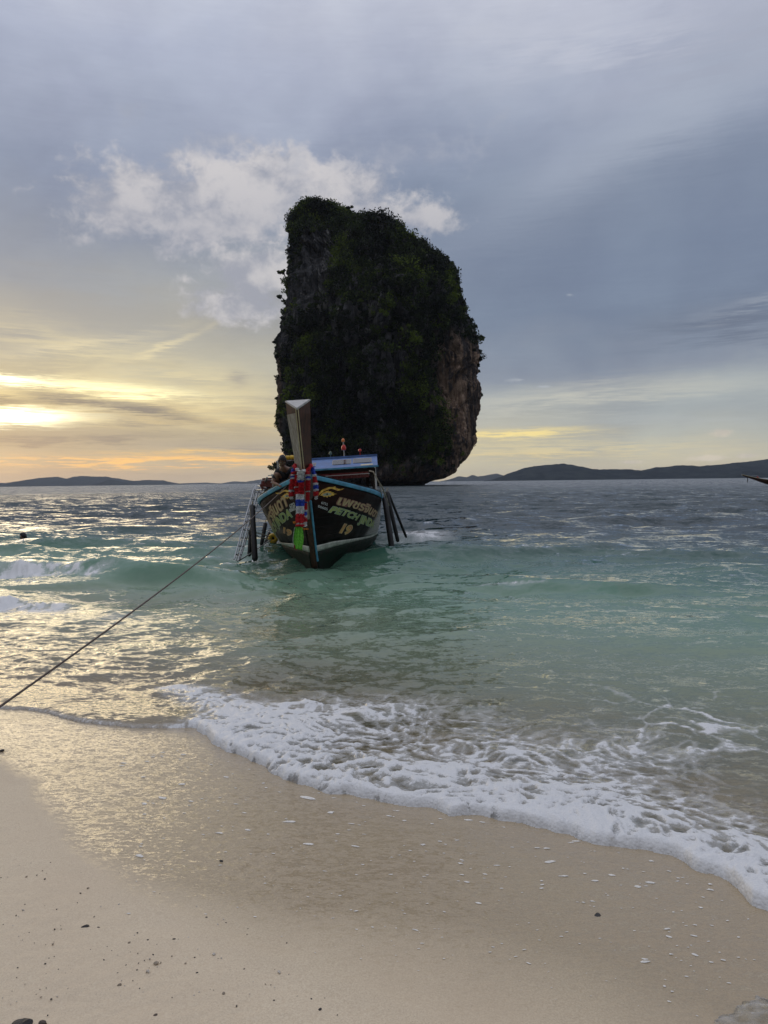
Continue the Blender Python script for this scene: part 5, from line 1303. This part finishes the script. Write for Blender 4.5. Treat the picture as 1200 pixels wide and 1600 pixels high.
# boatman crouching on the foredeck behind the gunwale, head bent over the rope
hc = BI @ at(441, 721, 15.25)
PB = empty('person', BM @ Vector((hc.x, hc.y, zg(0.3) - 0.10)), BOAT.rotation_euler); tag(PB, 'person in dark clothes crouching on the bow left of the prow, head bent down', 'person')
po = Vector((hc.x, hc.y, zg(0.3) - 0.10)); H = hc - po                # head centre relative to feet level
pel = Vector((0.05, 0.42, 0.24)); ch_ = Vector((0.03, 0.18, H.z - 0.26)); nk = Vector((0.01, 0.06, H.z - 0.13)); hd_ = Vector((0, 0, H.z))
shl, shr = ch_ + Vector((-0.17, -0.01, 0.05)), ch_ + Vector((0.17, -0.01, 0.05))
ell, elr = ch_ + Vector((-0.26, -0.10, -0.17)), ch_ + Vector((0.20, -0.16, -0.19))
hal, har = ch_ + Vector((-0.10, -0.34, -0.22)), ch_ + Vector((0.08, -0.38, -0.20))
knl, knr = Vector((-0.16, 0.06, 0.42)), Vector((0.20, 0.05, 0.38)); anl, anr = Vector((-0.14, 0.30, 0.07)), Vector((0.20, 0.34, 0.07)); tol, tor = Vector((-0.15, 0.12, 0.03)), Vector((0.21, 0.16, 0.03))
J = [(*pel, .15, .12), (*(pel.lerp(ch_, .5)), .135, .10), (*ch_, .15, .105), (*nk, .055), (*(nk.lerp(hd_, .5)), .05), (*shl, .07), (*ell, .043), (*hal, .027), (*shr, .07), (*elr, .043), (*har, .027),
     (*knl, .07), (*anl, .042), (*tol, .035, .025), (*knr, .07), (*anr, .042), (*tor, .035, .025)]
E = [(0, 1), (1, 2), (2, 3), (3, 4), (2, 5), (5, 6), (6, 7), (2, 8), (8, 9), (9, 10), (0, 11), (11, 12), (12, 13), (0, 14), (14, 15), (15, 16)]
skin_body('body', J, E, SKIN, PB)
skin_body('shirt', [(*(pel + Vector((0, 0, .03))), .165, .135), (*(pel.lerp(ch_, .5)), .15, .115), (*ch_, .165, .12), (*(nk - Vector((0, 0, .06))), .085), (*shl, .082), (*(shl.lerp(ell, .75)), .06), (*shr, .082), (*(shr.lerp(elr, .75)), .06)],
          [(0, 1), (1, 2), (2, 3), (2, 4), (4, 5), (2, 6), (6, 7)], SHIRT, PB)
skin_body('shorts', [(*(pel - Vector((0, 0, .01))), .165, .14), (*pel.lerp(knl, .85), .085), (*pel.lerp(knr, .85), .085)], [(0, 1), (0, 2)], SHORT, PB)
head(PB, hd_, 0.25, R(30), 1.0, 0.1)
hand(PB, hal, (0.3, -1, -0.1), (0, 0, 1)); hand(PB, har, (-0.3, -1, -0.1), (0, 0, 1))
# swimmer off to the left
g_ = ground(36, 835, 0.0); hsw = at(36.0, 828.0, g_.y)
SW = empty('person', (g_.x, g_.y, 0)); tag(SW, 'swimmer with short black hair, only the head above the sea at the far left', 'person')
zt = hsw.z
SW.location.z = sea_h(g_.x, g_.y) + 0.045 - zt + 0.03
head(SW, (0, 0, zt), R(-62), R(4), 1.05)
J = [(0, .03, zt - .62, .14, .11), (0, .02, zt - .42, .16, .11), (0, 0.02, zt - .26, .15, .10), (0, .012, zt - .13, .055), (0, 0, zt - .05, .05), (-.19, .02, zt - .27, .06), (-.34, -.14, zt - .33, .042), (-.28, -.38, zt - .30, .028), (.19, .02, zt - .27, .06), (.36, -.10, zt - .34, .042), (.33, -.34, zt - .32, .028),
     (-.10, .05, zt - 1.05, .075), (-.10, .22, zt - 1.35, .045), (.10, .0, zt - 1.05, .075), (.10, .12, zt - 1.38, .045)]
skin_body('body', J, [(0, 1), (1, 2), (2, 3), (3, 4), (2, 5), (5, 6), (6, 7), (2, 8), (8, 9), (9, 10), (0, 11), (11, 12), (0, 13), (13, 14)], SKIN, SW)
hand(SW, J[7][:3], (0.2, -1, 0), (0, 0, 1)); hand(SW, J[10][:3], (-0.2, -1, 0), (0, 0, 1))

# ------------------------------------------------------------------ distant long-tail boat, right edge
YD = 130.0
d0 = at(1204, 758, YD); SB = empty('longtail_boat', (d0.x, d0.y, 0), (0, 0, R(-14))); tag(SB, 'distant dark long-tail boat entering at the right edge of the sea, prow pointing left', 'boat')
# local frame: x aft (to the right), z up
def sheer(a): return float(np.interp(a, [-4.6, -3.0, -1.5, 0, 2, 6, 11], [2.15, 1.72, 1.38, 1.12, 0.95, 0.85, 1.1]))
def keel(a): return float(np.interp(a, [-4.6, -3.0, -1.5, 0, 1, 6, 11], [1.95, 1.35, 0.75, 0.20, -0.3, -0.4, -0.2]))
def wid(a): return float(np.interp(a, [-4.6, -3.0, -1.5, 0, 2, 6, 11], [0.09, 0.16, 0.35, 0.65, 0.9, 1.0, 0.8]))
A_ = np.linspace(-4.6, 11, 34); vs = []
for a_ in A_:
    s_, k_, w_ = sheer(a_), keel(a_), wid(a_)
    vs += [Vector((a_, -w_, s_)), Vector((a_, -w_ * 0.75, (s_ + k_) / 2)), Vector((a_, 0, k_)), Vector((a_, w_ * 0.75, (s_ + k_) / 2)), Vector((a_, w_, s_)), Vector((a_, 0, s_ - 0.12))]
MB().add(vs, [(6 * i + q, 6 * i + (q + 1) % 6, 6 * i + 6 + (q + 1) % 6, 6 * i + 6 + q) for i in range(33) for q in range(6)] + [(5, 4, 3, 2, 1, 0), tuple(6 * 33 + q for q in range(6))]).build('hull', M_PROW, SB)
for sg in (-1, 1): MB().tube([Vector((a_, sg * wid(a_), sheer(a_) + 0.02)) for a_ in A_], 0.045, 6).build('gunwale', M_CREAM, SB)
MB().box((-4.62, 0, 2.12), (0.10, 0.24, 0.30), (0, -0.4, 0)).build('prow_cap', M_CAP, SB)
MB().box((5.5, 0, 2.35), (6.0, 1.9, 0.08)).build('canopy', M_CANV, SB)
for a_ in (2.7, 8.3):
    for sg in (-1, 1): MB().tube([(a_, sg * 0.85, 0.8), (a_, sg * 0.85, 2.33)], 0.04, 6).build('canopy_post', M_STEEL, SB)
MB().tube([(-3.2, -0.2, 1.72), (-2.9, -0.2, 2.0), (-2.2, -0.2, 1.95), (-1.8, -0.3, 1.5)], 0.03, 6).build('bow_rail', M_STEEL, SB)
gd = garland.__globals__['CL']
tt_ = Matrix.Rotation(R(-14), 3, 'Z')
def on_sb(p_): return Vector((d0.x, d0.y, 0)) + tt_ @ Vector(p_)
o_ = MB().tube([(0, 0, 0), (0.02, 0, -0.5), (-0.03, 0, -1.1)], [0.06, 0.08, 0.04], 8).build('garland', M_RUBBER, None, True); o_.location = on_sb((-3.75, -0.18, 1.85)); tag(o_, 'dark ribbon bunch hanging from the prow of the distant boat', 'garland')
o_ = MB().tube([(0, 0, 0), (0, 0, 0.18), (0, 0, 0.36)], [0.14, 0.17, 0.08], 8).tube([(-0.2, 0, 0.10), (0.25, 0, 0.12)], 0.06, 6).build('life_jacket', M_RED, None, True); o_.location = on_sb((-2.1, -0.1, 1.50)); tag(o_, 'red life jacket lying on the bow of the distant boat', 'life jacket')

# ------------------------------------------------------------------ stones, chips and shells on the sand
ST_D = pbr('dark_stone', (0.035, 0.032, 0.032), 0.6, var=0.5, scale=40, bump=0.8, bscale=90); ST_B = pbr('brown_chip', (0.09, 0.065, 0.05), 0.7, var=0.5, scale=40, bump=0.6)
ST_W = pbr('bleached_shell', (0.55, 0.50, 0.43), 0.6, var=0.35, scale=50, bump=0.5); ST_T = pbr('tan_coral', (0.34, 0.28, 0.21), 0.8, var=0.4, scale=60, bump=0.8)
def stone_mesh(seed, s_, flat, mat, angular=0.3, sub=2):
    r = random.Random(seed); bm_ = bmesh.new(); bmesh.ops.create_icosphere(bm_, subdivisions=sub, radius=1)
    sx, sy = r.uniform(0.8, 1.2), r.uniform(0.5, 0.85); fx = [Vector((r.gauss(0, 1), r.gauss(0, 1), r.gauss(0, 1))).normalized() for _ in range(5)]
    for v_ in bm_.verts:
        p_ = v_.co.copy()
        for n in fx:
            d_ = p_.dot(n) - (1 - angular)
            if d_ > 0: p_ -= n * d_
        p_ *= 1 + r.uniform(-0.05, 0.05); v_.co = Vector((p_.x * sx * s_, p_.y * sy * s_, p_.z * flat * s_))
    me = bpy.data.meshes.new('pebble'); bm_.to_mesh(me); bm_.free(); me.materials.append(mat); return me
def pebble(px, py, w_px, mat, label, name='pebble', cat='pebble', flat=0.5, seed=0, group=None, rot=None, ang=0.3, sub=2):
    g = ground(px, py, 0.10)
    for _ in range(3): g = ground(px, py, sand_h(g.x, g.y))
    s_ = w_px / FPX * g.length * 0.5
    ob = link(name, stone_mesh(seed or int(px * 7 + py), s_, flat, mat, ang, sub)); ob.location = (g.x, g.y, sand_h(g.x, g.y) + s_ * flat * 0.45)
    ob.rotation_euler = (RND.uniform(-.15, .15), RND.uniform(-.15, .15), rot if rot is not None else RND.uniform(0, 6.28))
    return tag(ob, label, cat, group)
pebble(28, 1608, 40, ST_D, 'largest dark stone, cut off by the bottom left corner', 'stone', 'stone', 0.32, 5, rot=0.2, ang=0.4, sub=3)
pebble(67, 1600, 12, ST_B, 'small brown stone right beside the largest dark stone at the bottom', 'stone', 'stone', 0.6, 6)
pebble(134, 1448, 16, ST_D, 'flat dark chip lying alone on the sand left of the wet edge', 'stone', 'stone', 0.25, 7, rot=0.3, ang=0.5)
pebble(154, 1450, 6, ST_B, 'small dark chip just right of the flat dark chip', 'stone', 'stone', 0.4)
pebble(346, 1346, 7, ST_D, 'small dark pebble alone on the wet sand below the foam flecks')
pebble(933, 1430, 14, ST_D, 'dark flat leaf-shaped piece under the wash on the right', 'stone', 'stone', 0.2, 8, ang=0.5)
pebble(3, 1174, 8, ST_D, 'dark pebble at the left edge where the wet sand begins')
pebble(244, 1506, 9, ST_T, 'elongated tan coral piece, the right one of a close pair', 'coral_piece', 'coral', 0.6)
pebble(231, 1519, 8, ST_W, 'pale coral piece, the lower left one of a close pair', 'coral_piece', 'coral', 0.7)
pebble(436, 1520, 10, ST_W, 'pale shell below the middle of the picture, ringed by small ones', 'shell', 'shell', 0.5)
pebble(500, 1578, 7, ST_D, 'round dark pebble near the bottom, right of the middle of the sand')
pebble(243, 1587, 8, ST_B, 'small reddish chip near the bottom edge of the sand')
pebble(202, 1474, 6, ST_T, 'small greyish shell under the flat dark chip', 'shell', 'shell', 0.6)
pebble(187, 1540, 8, ST_T, 'tan round shell low on the left of the sand', 'shell', 'shell', 0.6)
pebble(334, 1492, 7, ST_W, 'white shell at the edge of the damp sand', 'shell', 'shell', 0.6)
pebble(272, 1468, 6, ST_D, 'dark pebble between the two damp sand shells')
pebble(349, 1553, 7, ST_T, 'tan pebble low in the middle of the sand')
rp2 = random.Random(12)
kinds = [(ST_D, 'small dark pebble scattered on the bare sand', 'small dark pebbles scattered on the sand'), (ST_T, 'small tan coral crumb scattered on the bare sand', 'small tan crumbs scattered on the sand'), (ST_W, 'small white shell bit scattered on the sand', 'small white shell bits scattered on the sand')]
for i in range(190):
    k = rp2.choices([0, 1, 2], [4, 3, 3])[0]
    py = rp2.triangular(1290, 1600, 1540); lim = np.interp(py, [1200, 1290, 1350, 1420, 1500, 1600], [30, 90, 170, 330, 520, 640])
    px = rp2.uniform(0, 1) * lim
    pebble(px, py, rp2.choice([1.8, 2.2, 2.6, 3.0, 3.6, 4.4]), kinds[k][0], kinds[k][1], ['pebble', 'coral_crumb', 'shell_bit'][k], ['pebble', 'coral', 'shell'][k], rp2.uniform(0.4, 0.7), 900 + i % 23, kinds[k][2], sub=1)
# flecks of foam left floating on the wash
M_FLK = pbr('foam_fleck', (0.80, 0.77, 0.71), 0.6, var=0.2, scale=90, bump=0.6)
mb = MB(); r = random.Random(31)
for i in range(400):
    px = r.uniform(180, 1190); f_ = r.random() ** 1.3
    edge = np.interp(px, [150, 300, 430, 600, 800, 1000, 1110, 1200], [1180, 1170, 1215, 1262, 1290, 1335, 1380, 1450])
    py = edge + f_ * 260
    if py > 1590: continue
    g = ground(px, py, 0.06); g = ground(px, py, sand_h(g.x, g.y))
    s_ = r.choice([1.5, 1.5, 2, 2, 2.5, 3, 3, 4, 6]) * r.uniform(0.6, 1.1) * (1.5 - f_) / FPX * g.length * 0.5
    if r.random() < 0.1: s_ *= 1.7
    n = 7; st_ = r.uniform(1.4, 3.0); rot = r.uniform(-0.5, 0.2); zz0 = sand_h(g.x, g.y) + 0.002; c_, sn = math.cos(rot), math.sin(rot)
    vs = []
    rsx = [r.uniform(0.55, 1.2) for _ in range(n)]
    for k in range(n):
        w_ = 6.2832 * k / n; x_, y_ = math.cos(w_) * s_ * st_ * rsx[k], math.sin(w_) * s_ * rsx[k]; vs.append(Vector((g.x + x_ * c_ - y_ * sn, g.y + x_ * sn + y_ * c_, zz0)))
    for k in range(n): q = vs[k]; vs.append(Vector((g.x + (q.x - g.x) * 0.6, g.y + (q.y - g.y) * 0.6, zz0 + min(0.002, s_ * 0.2))))
    mb.add(vs, [(k, (k + 1) % n, n + (k + 1) % n, n + k) for k in range(n)] + [tuple(n + k for k in range(n))])
me_ = bpy.data.meshes.new('foam_flecks'); me_.from_pydata(mb.v, [], mb.f); fk = link('foam_flecks', me_, M_FLK); tag(fk, kind='stuff')
